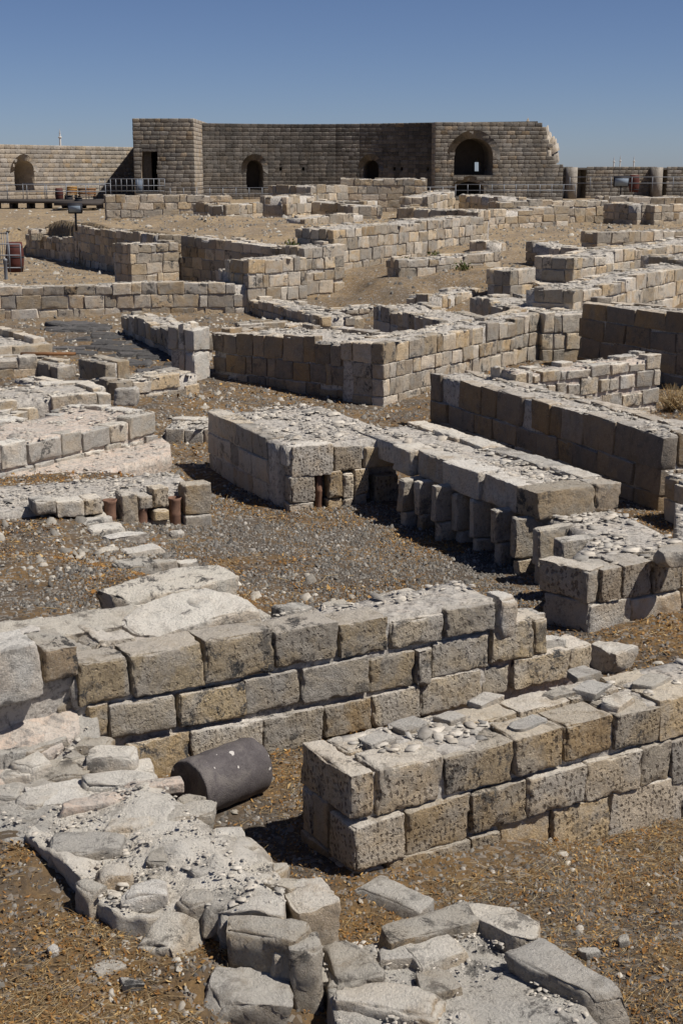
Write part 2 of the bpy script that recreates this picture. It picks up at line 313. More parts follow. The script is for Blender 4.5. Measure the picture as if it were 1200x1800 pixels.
def inpoly(x, y, P):
    r = np.zeros(np.shape(x), bool); n = len(P)
    for i in range(n):
        (xa, ya), (xb, yb) = P[i], P[(i + 1) % n]
        r ^= ((ya > y) != (yb > y)) & (x < (xb - xa) * (y - ya) / (yb - ya + 1e-12) + xa)
    return r
def terr(x, y, fine=True):
    x = np.asarray(x, float); y = np.asarray(y, float); sh = x.shape; x = x.ravel(); y = y.ravel()
    Y = np.maximum(y, 6.0); u = np.clip(x / Y, -.6, .6) * 6; l = np.log(np.minimum(Y, 140)) * 6
    z = np.empty(len(x))
    for k in range(0, len(x), 20000):
        d = (u[k:k + 20000, None] - _cu) ** 2 + (l[k:k + 20000, None] - _cl) ** 2
        w = 1 / (d + 0.004) ** 1.7; z[k:k + 20000] = (w * CTRL[:, 2]).sum(1) / w.sum(1)
    z = np.where(inpoly(x, y, PIT), 0.1, z)
    t = np.clip((np.hypot(x, np.maximum(y, 0)) - 150) / 300, 0, 1); z = z - 45 * t * t * (3 - 2 * t)
    if fine:
        a = np.clip(y / 40, 0.35, 1.0)
        z = z + 0.05 * a * fbm(p3(x * .9, y * .9), 4) + 0.015 * fbm(p3(x * 6, y * 6), 2)
    return z.reshape(sh)
def tz(x, y): return float(terr(np.array([x]), np.array([y]), False)[0])

ys = np.concatenate([np.array([-3000, -600, -150, -40, -10, 0, 3]), np.arange(5, 20, .08), np.arange(20, 80, .28), np.arange(80, 150, 1.2), 150 * 1.16 ** np.arange(0, 28)])
xh = np.concatenate([np.arange(0, 4, .08), np.arange(4, 18, .2), np.arange(18, 26, .4), np.arange(26, 60, 1.5), 60 * 1.25 ** np.arange(0, 21)])
xs = np.concatenate([-xh[:0:-1], xh])
gx, gy = np.meshgrid(xs, ys); gz = terr(gx, gy)
nx, ny = len(xs), len(ys); ii = np.arange(nx * ny).reshape(ny, nx)
q = np.stack([ii[:-1, :-1], ii[:-1, 1:], ii[1:, 1:], ii[1:, :-1]], -1).reshape(-1, 4)
link('ground', mesh_raw('ground', np.stack([gx, gy, gz], -1).reshape(-1, 3), q.ravel(), np.full(len(q), 4), True), M['ground'], kind='structure')

# ------------------------------------------------------------------ rough stones
def rough_mesh(name, size, seed, seg=0.09, r=0.03, amp=0.014, chip=1.0, irregular=0.0, smooth=True, skew=.03, facets=0):
    hs = [s / 2 for s in size]; ax = []
    for h in hs:
        rr = min(r, h * .6); k = max(2, int(round((2 * h - 2 * rr) / seg)))
        b2 = min(rr * 2.6, h * .5); ax.append(np.concatenate([[-h, -h + rr * .45, -h + rr], np.linspace(-h + b2, h - b2, k + 1), [h - rr, h - rr * .45, h]]))
    nn = [len(a) for a in ax]; idx = {}; V = []; Fc = []
    def vid(i, j, k):
        t = (i, j, k)
        if t not in idx: idx[t] = len(V); V.append((ax[0][i], ax[1][j], ax[2][k]))
        return idx[t]
    for a in range(3):
        b, c = (a + 1) % 3, (a + 2) % 3
        for side in (0, nn[a] - 1):
            for i in range(nn[b] - 1):
                for j in range(nn[c] - 1):
                    qd = []
                    for di, dj in ((0, 0), (1, 0), (1, 1), (0, 1)):
                        t = [0, 0, 0]; t[a] = side; t[b] = i + di; t[c] = j + dj; qd.append(vid(*t))
                    Fc.append(qd if side else qd[::-1])
    V = np.array(V); H = np.array(hs); e2 = np.sort(H - np.abs(V), axis=1)[:, 1]; rr = np.minimum(r, H * .6)
    Q = np.clip(V, -(H - rr), H - rr); D = V - Q; L = np.linalg.norm(D, axis=1, keepdims=True); N = D / np.maximum(L, 1e-9)
    V = Q + N * np.minimum(L, rr.min())
    # keep flat faces where they were
    off = np.array((seed * 7.13 % 97, seed * 3.7 % 89, seed * 5.9 % 83))
    if irregular:
        V = V * (1 + irregular * np.stack([vn(V * 2.3 + off + 5), vn(V * 2.3 + off + 31), vn(V * 2.3 + off + 57)], -1))
        t = vn(off[None] + 3.3)[0]; V[:, 0] += V[:, 2] * t * irregular
    rs = random.Random(seed * 13 + 5); cj = np.array([[[[rs.uniform(-skew, skew) for _ in range(3)] for k in (0, 1)] for j in (0, 1)] for i in (0, 1)])
    T = np.clip(V / (2 * H) + .5, 0, 1); dj = 0
    for i in (0, 1):
        for j in (0, 1):
            for k in (0, 1): dj = dj + ((T[:, 0] if i else 1 - T[:, 0]) * (T[:, 1] if j else 1 - T[:, 1]) * (T[:, 2] if k else 1 - T[:, 2]))[:, None] * cj[i, j, k]
    V = V + dj * 2 * H
    for _ in range(facets):
        pn = np.array([rs.gauss(0, 1), rs.gauss(0, 1), rs.gauss(0.25, .8)]); pn /= np.linalg.norm(pn); ext = np.max(V @ pn); pd = ext * rs.uniform(.68, .9)
        ov = np.maximum(0, V @ pn - pd); V = V - pn * ov[:, None] * .86
    mn = min(size); we = np.exp(-e2 / (mn * .10)); n = fbm(V * 4.5 + off, 4); n2 = fbm(V * 10 + off * 2, 4); n3 = fbm(V * 30 + off, 2)
    V = V + N * (amp * (n * 1.4 + .7 * n2 + .5 * n3))[:, None]
    V = V - V / np.maximum(np.linalg.norm(V, axis=1, keepdims=True), 1e-6) * (we * chip * amp * (3.2 * np.maximum(0, n2 + .05) + 1.6 * np.maximum(0, n + .1)))[:, None]
    return mesh_raw(name, V, np.array(Fc).ravel(), np.full(len(Fc), 4), smooth)

RNG = random.Random(7)
POOL = {}
def variants(kind, mat):
    key = (kind, mat)
    if key not in POOL:
        w, d, h = kind; seg = min(kind) / 4.2
        POOL[key] = [rough_mesh('block', kind, 100 * len(POOL) + i, seg, min(kind) * .035, min(kind) * .045, 1.5, skew=.05) for i in range(9)]
        for me in POOL[key]: me.materials.append(M[mat])
    return POOL[key]
KINDS = [(.30, .30, .34), (.5, .3, .34), (.75, .3, .34)]
def block(parent, c, ang, w, d, h, mat='mid', jit=1.0, name='block', unique=None):
    """one rough-hewn stone, centre c, long axis at angle ang"""
    w, d, h = max(w, .04), max(d, .04), max(h, .04)
    j = jit
    rot = (RNG.gauss(0, .008) * j, RNG.gauss(0, .010) * j, ang + RNG.gauss(0, .016) * j + (math.pi if RNG.random() < .5 else 0))
    if unique is not None:
        me = rough_mesh(name, (w, d, h), unique, **UNI); me.materials.append(M[mat]); return link(name, me, None, parent, c, rot)
    s = (w * d * h) ** (1 / 3) ; k = min(KINDS, key=lambda q: abs(math.log((q[0] / q[2]) / (w / h))))
    me = RNG.choice(variants(k, mat))
    sc = (w / k[0], d / k[1], h / k[2] * RNG.choice((1, 1, -1)))
    if sc[2] < 0: rot = (rot[0] + math.pi, rot[1], rot[2]); sc = (sc[0], sc[1], -sc[2])
    return link(name, me, None, parent, c, rot, sc)
UNI = dict(seg=.026, r=.012, amp=.014, chip=1.5, skew=.035)

FOOT = []          # footprints kept clear of gravel
TOPS = []          # (polygon, height function, density, owner) of wall tops that carry rubble
def core_mesh(P, zt, zb, seg=.15, amp=.02, inset=0.0, seed=0, side=1.5):
    """solid with footprint P (n x 2, anticlockwise), top height function zt(x, y), down to zb; displaced all over"""
    from mathutils.geometry import delaunay_2d_cdt
    P = np.array(P, float); n = len(P); ring = []
    for i in range(n):
        a, b = P[i], P[(i + 1) % n]; k = max(1, int(np.linalg.norm(b - a) / seg))
        for t in range(k): ring.append(a + (b - a) * t / k)
    ring = np.array(ring); m = len(ring)
    lo, hi = ring.min(0), ring.max(0)
    X, Y = np.meshgrid(np.arange(lo[0], hi[0], seg), np.arange(lo[1], hi[1], seg)); X = X.ravel(); Y = Y.ravel()
    X = X + vn(p3(X * 9, Y * 9, seed + .5)) * seg * .3; Y = Y + vn(p3(X * 9, Y * 9, seed + 9.5)) * seg * .3
    k = inpoly(X, Y, ring)
    if k.any():
        dd = np.min((X[:, None] - ring[None, :, 0]) ** 2 + (Y[:, None] - ring[None, :, 1]) ** 2, 1); k &= dd > (seg * .5) ** 2
    pts = [Vector(q) for q in ring] + [Vector((x, y)) for x, y in zip(X[k], Y[k])]
    vo, _, fo, _, _, _ = delaunay_2d_cdt(pts, [(i, (i + 1) % m) for i in range(m)], [], 1, 1e-6)
    A = np.array([tuple(v) for v in vo]); Z = np.array([zt(x, y) for x, y in A]) + amp * fbm(p3(A[:, 0] * 4, A[:, 1] * 4, seed * 1.7), 4)
    V = [np.column_stack([A, Z])]; loops = [q for f in fo for q in f]; tot = [len(f) for f in fo]
    nr = max(2, int((Z.max() - zb) / (seg * 1.2))); base = len(A); Zr = Z[:m]
    c = ring.mean(0); nrm = np.roll(ring, -1, 0) - np.roll(ring, 1, 0); nrm = np.column_stack([nrm[:, 1], -nrm[:, 0]]); nrm /= np.maximum(np.linalg.norm(nrm, axis=1, keepdims=True), 1e-9)
    prev = list(range(m))
    for r in range(1, nr + 1):
        zz = Zr + (zb - Zr) * r / nr
        R3 = p3(ring[:, 0] * 4, ring[:, 1] * 4, 0); R3[:, 2] = zz * 4 + seed
        q = ring + nrm * (fbm(R3, 3) * amp * side)[:, None]
        V.append(np.column_stack([q, zz])); cur = [base + (r - 1) * m + i for i in range(m)]
        for i in range(m): loops += [prev[i], cur[i], cur[(i + 1) % m], prev[(i + 1) % m]]; tot.append(4)
        prev = cur
    return mesh_raw('core', np.concatenate(V), loops, tot, True)
def ccw(P):
    P = np.array(P, float); s = sum(P[i][0] * P[(i + 1) % len(P)][1] - P[(i + 1) % len(P)][0] * P[i][1] for i in range(len(P)))
    return P if s > 0 else P[::-1]

def split(L, lo, hi):
    out = []; s = 0
    while s < L - 1e-6:
        w = RNG.uniform(lo, hi) if RNG.random() > .2 else RNG.uniform(lo * .5, lo)
        if L - s - w < lo * .5: w = L - s
        out.append((s, s + w)); s += w
    return out

def wall(label, p0, p1, thick, ch=.36, lo=.32, hi=.75, mat='mid', base=None, ragged=.06, gone=0.05, dens=70, depth=.28, mortar='mortar', pieces=True, name='ruined_wall',
         group='ruined walls of the excavated rooms', fsz=1.0, ends=(1, 1), step=None, flip=False, parent=None, cat='wall', gap=.007):
    """ruined wall; p0, p1: (x, y, z) of the top edge of its visible long face: photo point and height"""
    a = at(*p0); b = at(*p1); d = b - a; L = np.linalg.norm(d); d = d / L; n = np.array((-d[1], d[0]))
    if n @ (a + b) < 0: n = -n                         # n points away from the camera
    if flip: n = -n
    t = parent or thing(name, label, cat, group)
    z0, z1 = p0[2], p1[2]
    qs = [a, b, b + n * thick, a + n * thick]
    if base is None: base = min(tz(*(a + (b - a) * k)) for k in (0, .25, .5, .75, 1)) - .12
    zz = lambda s: z0 + (z1 - z0) * s / L
    sd = len(FOOT) * 3.7; und = min(.16, .5 * ch) if ragged > .02 else 0.0
    stp = step or (lambda s: und * max(0.0, float(vn(np.array([s * .9 + sd, sd, .5]))) + .15))
    dp = min(depth, thick * .48)
    ang = math.atan2(d[1], d[0]); H = max(z0, z1) - base; nc = max(1, int(round(H / ch))); hh = H / nc; cw = np.array([RNG.uniform(.8, 1.2) for _ in range(nc)]); cb = np.concatenate([[0], np.cumsum(cw / cw.sum() * H)])
    if not pieces: st = MB()
    def put(c, an, w, dd, h, nrm):
        if pieces: block(t, c, an, w, dd, h, mat)
        else:
            x = np.array((math.cos(an), math.sin(an), 0)); y = np.array((-x[1], x[0], 0)); j = RNG.uniform(-.02, .02)
            st.quadbox(np.array(c) + np.array((*nrm, 0)) * -j, x * w / 2, y * dd / 2, (RNG.gauss(0, .01), 0, h / 2))
    def face(A, D, LL, N, an, zf, back=False):
        for k in range(nc):
            if back and k > 0: continue
            for s0, s1 in split(LL, lo, hi):
                sm = (s0 + s1) / 2; zt = zf(sm) - cb[k]; zb = zf(sm) - cb[k + 1]
                drop = stp(sm) if D is d else 0.0
                if zf(sm) - drop < zb + .06: continue
                if zf(sm) - drop < zt: zt = zf(sm) - drop
                if k == 0 or drop: zt += RNG.uniform(-ragged, ragged * .6)
                if k == 0 and RNG.random() < gone: continue
                if zt - zb < .05: continue
                pr = RNG.gauss(0, .010)
                c = A + D * sm + N * (dp / 2 + pr)
                put((c[0], c[1], (zt + zb) / 2), an, s1 - s0 - gap * RNG.uniform(.6, 2), dp, zt - zb - gap * RNG.uniform(.5, 1.6), N)
    face(a, d, L, n, ang, zz)
    face(a + n * thick, d, L, -n, ang, zz, True)
    LE = thick - 2 * dp - .02
    if LE > .12:
        if ends[0]: face(a + n * (dp + .01), n, LE, d, ang + math.pi / 2, lambda s: z0)
        if ends[1]: face(b + n * (dp + .01), n, LE, -d, ang + math.pi / 2, lambda s: z1)
    if not pieces: st.build('blocks', M[mat], t, kind='stuff')
    e = .05
    cp = [a + d * e + n * e, b - d * e + n * e, b - d * e + n * (thick - e), a + d * e + n * (thick - e)]
    hf = lambda x, y: zz((np.array((x, y)) - a) @ d) - stp((np.array((x, y)) - a) @ d) - .045
    cm = core_mesh(ccw(cp), hf, base, .16 if a[1] < 30 else .4, .02, seed=len(FOOT)); link('core', cm, M[mortar], t)
    FOOT.append(ccw(qs)); TOPS.append((ccw([a, b, b + n * thick, a + n * thick]), lambda x, y: hf(x, y) + .03, dens, t, fsz))
    return t

# ------------------------------------------------------------------ chips of stone: vectorised flat-topped stones
def chips(C, size, thick, rng, tilt=.25, k=6, taper=.75):
    n = len(C); C = np.asarray(C, float); th = (np.arange(k)[None] + rng.uniform(-.35, .35, (n, k))) * 2 * np.pi / k + rng.uniform(0, 6.3, (n, 1))
    rad = size[:, None] * rng.uniform(.5, 1.2, (n, k)); el = rng.uniform(.55, 1.0, n)[:, None]
    x = np.cos(th) * rad; y = np.sin(th) * rad * el; fi = rng.uniform(0, 6.3, n)[:, None]
    x, y = x * np.cos(fi) - y * np.sin(fi), x * np.sin(fi) + y * np.cos(fi)
    tx, ty = rng.normal(0, tilt, n)[:, None], rng.normal(0, tilt, n)[:, None]
    h = (size * thick)[:, None]
    top = np.stack([x * taper, y * taper, h / 2 + x * tx + y * ty + rng.uniform(-.15, .15, (n, k)) * h], -1)
    bot = np.stack([x, y, -h / 2 + x * tx + y * ty], -1)
    V = np.concatenate([top, bot], 1) + C[:, None, :]
    T = [(0, i, i + 1) for i in range(1, k - 1)]
    for i in range(k): j = (i + 1) % k; T += [(k + i, k + j, j), (k + i, j, i)]
    T = np.array(T); Fi = (T[None] + (np.arange(n) * 2 * k)[:, None, None]).reshape(-1, 3)
    return V.reshape(-1, 3), Fi
def tri_obj(name, V, Fi, mat, parent=None, kind='stuff'):
    return link(name, mesh_raw(name, V, Fi.ravel(), np.full(len(Fi), 3)), mat, parent, kind=kind)
def sample_poly(P, n, rng):
    lo, hi = P.min(0), P.max(0); out = np.zeros((0, 2))
    while len(out) < n:
        q = rng.uniform(lo, hi, (n * 3 + 20, 2)); out = np.concatenate([out, q[inpoly(q[:, 0], q[:, 1], P)]])
    return out[:n]
def area(P): return abs(sum(P[i][0] * P[(i + 1) % len(P)][1] - P[(i + 1) % len(P)][0] * P[i][1] for i in range(len(P)))) / 2
# ------------------------------------------------------------------ the near walls, stone by stone
SEED = [500]
def uni(): SEED[0] += 1; return SEED[0]
def laid(t, a, d, n, stones, dep=.34, mat='near', proud=.012, jit=.6):
    """stones: (x0, x1, top row, bottom row) read on the upright face through a along d"""
    ang = math.atan2(d[1], d[0])
    for x0, x1, yt, yb in stones:
        s0 = onplane(x0, (yt + yb) / 2, a, d)[0]; s1 = onplane(x1, (yt + yb) / 2, a, d)[0]; xm = (x0 + x1) / 2
        zt = onplane(xm, yt, a, d)[1]; zb = onplane(xm, yb, a, d)[1]; sm = (s0 + s1) / 2
        c = a + d * sm + n * (dep / 2 + RNG.gauss(0, proud))
        block(t, (c[0], c[1], (zt + zb) / 2), ang, s1 - s0 - .004, dep, zt - zb - .003, mat, jit, unique=uni())
def frame(q0, q1):
    a = at(*q0); b = at(*q1); d = (b - a) / np.linalg.norm(b - a); n = np.array((-d[1], d[0]))
    return a, d, (n if n @ a > 0 else -n)
def along(a, d, n, s, k): q = a + d * s + n * k; return q

# wall across the middle of the foreground, behind the column drum
aA, dA, nA = frame((148, 1241, .72), (865, 1106, .72))
tA = thing('ruined_wall', 'three course wall of dark blotched pitted blocks running behind the grey column drum', 'wall', 'ruined walls of the excavated rooms')
laid(tA, aA, dA, nA, [(139, 228, 1160, 1236), (230, 360, 1139, 1219), (361, 484, 1116, 1195), (485, 595, 1099, 1168), (597, 687, 1090, 1152), (688, 783, 1086, 1137), (784, 872, 1064, 1116)], mat='blotched')
laid(tA, aA, dA, nA, [(155, 192, 1240, 1299), (193, 311, 1231, 1292), (312, 431, 1212, 1270), (432, 529, 1187, 1250), (530, 648, 1166, 1230), (649, 731, 1150, 1213), (733, 759, 1141, 1205), (762, 865, 1124, 1185), (866, 938, 1094, 1162), (940, 962, 1088, 1152)], mat='blotched')
laid(tA, aA, dA, nA, [(226, 335, 1297, 1371), (336, 461, 1273, 1342), (463, 570, 1252, 1318), (571, 655, 1233, 1291), (656, 740, 1215, 1274), (743, 848, 1188, 1250), (850, 898, 1172, 1225), (900, 998, 1150, 1204), (1000, 1040, 1135, 1185)], mat='blotched')
laid(tA, aA, dA, nA, [(236, 300, 1372, 1410), (301, 420, 1358, 1400), (421, 540, 1330, 1372), (541, 660, 1304, 1350), (661, 790, 1282, 1330)], mat='blotched')
LA = onplane(872, 1090, aA, dA)[0]; LA2 = onplane(1040, 1150, aA, dA)[0]
def PA(s, k): return along(aA, dA, nA, s, k)
cp = ccw([PA(-.05, .06), PA(LA, .06), PA(LA, .62), PA(-.05, .62)])
hA = lambda x, y: .93 + .06 * np.clip((x + 2) / 3, 0, 1)
link('core', core_mesh(cp, hA, -.1, .09, .04, seed=1), M['mortar'], tA)
cp = ccw([PA(LA, .06), PA(LA2, .06), PA(LA2, .6), PA(LA, .6)])
link('core', core_mesh(cp, lambda x, y: .60 - .32 * np.clip(((np.array((x, y)) - aA) @ dA - LA - .35) / .3, 0, 1), -.1, .09, .04, seed=2), M['pink'], tA)
FOOT.append(ccw([PA(-.2, 0), PA(LA2, 0), PA(LA2, .6), PA(-.2, .6)])); TOPS.append((ccw([PA(-.05, .3), PA(LA, .3), PA(LA, .6), PA(-.05, .6)]), lambda x, y: hA(x, y) + .03, 120, tA, .9))
def stone(t, x, y, z, w, d, h, rot=0.0, mat='rough', irr=.25, name='stone', tilt=(0, 0), amp=None, seg=.045, r=None, facets=4):
    """one uneven stone whose top centre is seen at (x, y) and lies at height z; sits h deep"""
    q = at(x, y, z)
    me = rough_mesh(name, (w, d, h), uni(), seg, min(w, d, h) * .06 if r is None else r, amp or min(w, d, h) * .085, .9, irr * .7, facets=facets, skew=.06); me.materials.append(M[mat])
    return link(name, me, None, t, (q[0], q[1], z - h / 2), (tilt[0], tilt[1], rot))
GA = math.atan2(dA[1], dA[0])
stone(tA, 690, 1043, .97, .52, .26, .26, GA, 'rough'); stone(tA, 512, 1068, .95, .36, .24, .22, GA + .1, 'rough'); stone(tA, 590, 1062, .93, .28, .2, .18, GA - .1, 'rough'); stone(tA, 440, 1080, .94, .3, .2, .15, GA, 'pale')
stone(tA, 800, 1040, .98, .4, .25, .22, GA, 'rough'); stone(tA, 878, 1040, 1.02, .24, .24, .42, GA + .2, 'rough', tilt=(.1, .18))
stone(tA, 960, 1118, .47, .3, .22, .2, GA, 'pale'); stone(tA, 925, 1072, .62, .26, .3, .25, GA, 'rough')

# big weathered slabs and the pinkish rubble end at the left of that wall
tP = thing('rubble_wall', 'pale collapsed rubble wall with pink plaster sloping down at the left edge', 'wall')
stone(tP, 335, 1062, 1.15, 1.22, .50, .26, GA + .16, 'pale', .10, 'slab', (.22, -.05), seg=.035, r=.02, amp=.022, facets=5)
stone(tP, 300, 1022, 1.10, 1.2, .55, .3, GA + .1, 'pale', .2, 'slab', (.05, -.03), seg=.035, amp=.022, facets=6)
stone(tP, 100, 1098, 1.10, 1.3, .5, .3, GA - .08, 'pale', .15, 'slab', (.06, 0), seg=.035, amp=.022, facets=6)
stone(tP, 36, 1130, 1.10, .52, .6, .42, GA, 'blotched', .14); stone(tP, 105, 1130, 1.08, .34, .5, .34, GA + .1, 'pale', .2); stone(tP, 180, 1108, 1.08, .42, .5, .30, GA + .1, 'blotched', .3)
stone(tP, 118, 1202, .82, .28, .4, .5, GA, 'rough', .2); stone(tP, -60, 1150, 1.1, .5, .6, .5, GA, 'rough', .15)
hS = lambda x, y: float(np.clip(.42 + (y - 9.75) * .40 - (x + 2.0) * .10, .38, 1.0))
for (x, y, w, d_, dz) in ((98, 1250, .30, .22, .03), (138, 1252, .16, .16, .04), (160, 1295, .34, .28, .05), (80, 1300, .42, .28, .03), (30, 1285, .28, .22, .03), (195, 1320, .34, .28, .06), (205, 1362, .46, .30, .10), (120, 1345, .40, .30, .05), (35, 1355, .22, .2, .04), (110, 1390, .5, .34, .05), (15, 1320, .25, .2, .03), (150, 1335, .18, .14, .03), (60, 1400, .3, .24, .03), (15, 1390, .28, .2, .03), (60, 1330, .24, .2, .03), (170, 1380, .3, .2, .05), (240, 1345, .26, .24, .06)):
    z = .55
    for _ in range(4): q = at(x, y, z); z = hS(*q) + dz
    stone(tP, x, y, z, w, d_, .26, RNG.uniform(-.5, .9), RNG.choice(('pale', 'pale', 'rough')), .3, facets=6)
laid(tP, aA, dA, nA, [(-70, 72, 1140, 1240), (76, 137, 1138, 1195)], .5, 'pale', proud=.04, jit=3)
def poly(pts, z): return ccw([at(x, y, z) for x, y in pts])
slope = poly([(-120, 1225), (0, 1225), (70, 1175), (150, 1185), (175, 1290), (225, 1330), (270, 1385), (120, 1440), (30, 1440), (-120, 1440)], .55)
link('core', core_mesh(slope, hS, -.05, .04, .10, seed=5, side=.6), M['massif'], tP)
pk = poly([(-60, 1215), (20, 1212), (72, 1180), (120, 1195), (140, 1235), (70, 1262), (0, 1285), (-60, 1290)], .8); link('core', core_mesh(pk, lambda x, y: hS(x, y) + .06, .1, .05, .06, seed=25), M['pink'], tP); FOOT.append(slope); TOPS.append((slope, lambda x, y: hS(x, y) + .02, 160, tP, .8))
cp = ccw([PA(-1.6, .1), PA(.5, .1), PA(.7, .95), PA(-1.6, 1.1)]); link('core', core_mesh(cp, lambda x, y: .98, .0, .1, .06, seed=6), M['mortar'], tP); FOOT.append(cp); TOPS.append((cp, lambda x, y: 1.04, 90, tP, .8))
cp = ccw([PA(.3, .35), PA(1.35, .40), PA(1.3, .95), PA(.3, .95)]); link('core', core_mesh(cp, lambda x, y: 1.0, .0, .1, .05, seed=7), M['pink'], tP); FOOT.append(cp); TOPS.append((cp, lambda x, y: 1.04, 60, tP, .8))

# thick block wall at the lower right, pitted faces
aB, dB, nB = frame((618, 1446, .40), (1158, 1306, .40))
tB = thing('ruined_wall', 'waist high wall of pick-marked blocks whose dark end faces the column drum', 'wall', 'ruined walls of the excavated rooms')
laid(tB, aB, dB, nB, [(664, 780, 1340, 1425), (783, 901, 1318, 1388), (904, 990, 1288, 1357), (993, 1079, 1267, 1332), (1081, 1160, 1250, 1313), (1163, 1260, 1223, 1293), (1262, 1360, 1198, 1270)])
laid(tB, aB, dB, nB, [(618, 710, 1441, 1522), (712, 828, 1411, 1491), (829, 926, 1383, 1456), (928, 1028, 1355, 1424), (1029, 1125, 1330, 1399), (1126, 1179, 1309, 1380), (1180, 1270, 1292, 1368), (1271, 1360, 1270, 1340)])
laid(tB, aB, dB, nB, [(617, 680, 1533, 1590), (681, 827, 1494, 1560), (828, 881, 1465, 1540), (882, 970, 1440, 1515), (972, 1072, 1412, 1490), (1073, 1199, 1378, 1462), (1200, 1290, 1345, 1440), (1291, 1370, 1325, 1410)])
TH = .72; LB = onplane(1340, 1240, aB, dB)[0]; angB = math.atan2(dB[1], dB[0])
def PB(s, k): return along(aB, dB, nB, s, k)
c = PB(.085, TH / 2); block(tB, (c[0], c[1], .565), angB, .175, TH, .325, 'near', .3, unique=uni())
for k0, k1 in ((.345, .56), (.565, TH)):
    c = PB(.09, (k0 + k1) / 2); block(tB, (c[0], c[1], .225), angB, .18, k1 - k0 - .008, .34, 'near', .3, unique=uni())
c = PB(.09, TH / 2 + .16); block(tB, (c[0], c[1], -.07), angB, .2, TH - .34, .24, 'near', .3, unique=uni())
for k in range(6):
    c = PB(.45 + k * .5, TH - .15); block(tB, (c[0], c[1], .56), angB, .49, .3, .32 + RNG.uniform(-.02, .02), 'near', .8, unique=uni())
cp = ccw([PB(.1, .06), PB(LB, .06), PB(LB, TH - .05), PB(.1, TH - .05)])
hB = lambda x, y: .68 + .03 * math.sin(x * 3)
link('core', core_mesh(cp, hB, -.3, .08, .035, seed=3), M['mortar'], tB); FOOT.append(ccw([PB(0, 0), PB(LB, 0), PB(LB, TH), PB(0, TH)]))
TOPS.append((ccw([PB(.2, .16), PB(LB, .16), PB(LB, TH - .06), PB(.2, TH - .06)]), lambda x, y: hB(x, y) + .03, 90, tB, 1.5))
for (x, y, w, d_, rz) in ((925, 1268, .30, .17, .2), (850, 1225, .26, .18, .3), (720, 1272, .24, .2, .1), (1085, 1228, .3, .16, .4), (1040, 1205, .3, .2, .4), (980, 1215, .22, .15, 0), (1140, 1195, .34, .2, .4), (660, 1295, .24, .16, .2), (1020, 1180, .26, .2, .1), (790, 1258, .22, .17, .2)):
    stone(tB, x, y, .755, w, d_, .07, angB + rz, 'pale' if w > .28 else 'rough', .2, 'slab_fragment', seg=.04)

# foundation in the left foreground
tF = thing('rubble_wall', 'low wide rubble foundation strewn with chips in front of the column drum', 'wall')
Pf = poly([(45, 1462), (80, 1412), (275, 1378), (305, 1402), (372, 1462), (405, 1468), (492, 1530), (502, 1590), (500, 1625), (420, 1615), (330, 1582), (262, 1600), (200, 1592), (130, 1530)], .46)
hF = lambda x, y: .45 + .05 * math.sin(x * 5 + y * 3)
link('core', core_mesh(Pf, hF, -.1, .03, .085, seed=8, side=.5), M['massif'], tF); FOOT.append(Pf); TOPS.append((Pf, lambda x, y: hF(x, y) + .018, 380, tF, .6))
stone(tF, 548, 1555, .50, .27, .34, .52, .35, 'pale', .12, facets=2); stone(tF, 470, 1625, .50, .44, .26, .30, -.35, 'rough', .25, facets=6)
for (x, y, w, d_, rz) in ((440, 1530, .34, .28, .2), (150, 1478, .5, .3, .15), (330, 1425, .36, .2, .3), (260, 1560, .28, .26, 0), (400, 1575, .3, .22, .4), (225, 1445, .34, .24, .1), (430, 1478, .28, .22, -.5), (360, 1520, .26, .2, .6), (300, 1500, .3, .22, -.2), (200, 1530, .26, .2, .3)):
    stone(tF, x, y, .485, w, d_, .2, rz, RNG.choice(('rough', 'pale')), .35, facets=7)
stone(tF, 545, 1600, .3, .2, .2, .34, .2, 'pale', .25)
for (x, y, w, d_, h, rz) in ((392, 1462, .26, .2, .4, .3), (455, 1512, .34, .26, .45, -.5), (495, 1545, .26, .22, .45, -.3), (330, 1400, .26, .18, .35, -.3), (420, 1600, .26, .2, .36, .2), (345, 1575, .22, .2, .3, .5), (500, 1640, .2, .24, .4, .3), (540, 1650, .2, .2, .5, .1), (160, 1555, .2, .14, .2, -.8)):
    stone(tF, x, y, .475, w, d_, h, rz, RNG.choice(('rough', 'pale')), .3, facets=6)
for x, y in ((215, 1395), (160, 1405), (265, 1375)): stone(tF, x, y, .49, .44, .12, .09, .25, 'pink', .2, 'plaster_strip', seg=.04)
# foundation at bottom right
tG = thing('rubble_wall', 'low foundation of flat lichened kerb stones filled with fine rubble at the bottom edge', 'wall')
Pg = poly([(560, 1660), (640, 1655), (700, 1640), (810, 1575), (850, 1590), (960, 1690), (1090, 1840), (600, 1840)], .22)
hG = lambda x, y: .20
link('core', core_mesh(Pg, hG, -.15, .035, .06, seed=9, side=.6), M['massif'], tG); FOOT.append(Pg); TOPS.append((Pg, lambda x, y: .228, 600, tG, .5))
stone(tG, 745, 1615, .30, .70, .30, .24, .46, 'rough', .2, 'kerb_stone', facets=7); stone(tG, 880, 1608, .31, .62, .26, .26, -.92, 'rough', .18, 'kerb_stone', facets=7); stone(tG, 1000, 1705, .31, .75, .26, .26, -.86, 'rough', .16, 'kerb_stone', facets=7)
stone(tG, 600, 1672, .28, .34, .5, .5, .3, 'rough', .2, 'kerb_stone', facets=7); stone(tG, 690, 1745, .27, .66, .32, .4, -.22, 'rough', .18, 'kerb_stone', facets=7); stone(tG, 765, 1665, .27, .34, .22, .12, .5, 'rough', .25); stone(tG, 700, 1670, .26, .3, .2, .1, .1, 'pale', .3); stone(tG, 770, 1720, .25, .22, .24, .1, .3, 'rough', .3)
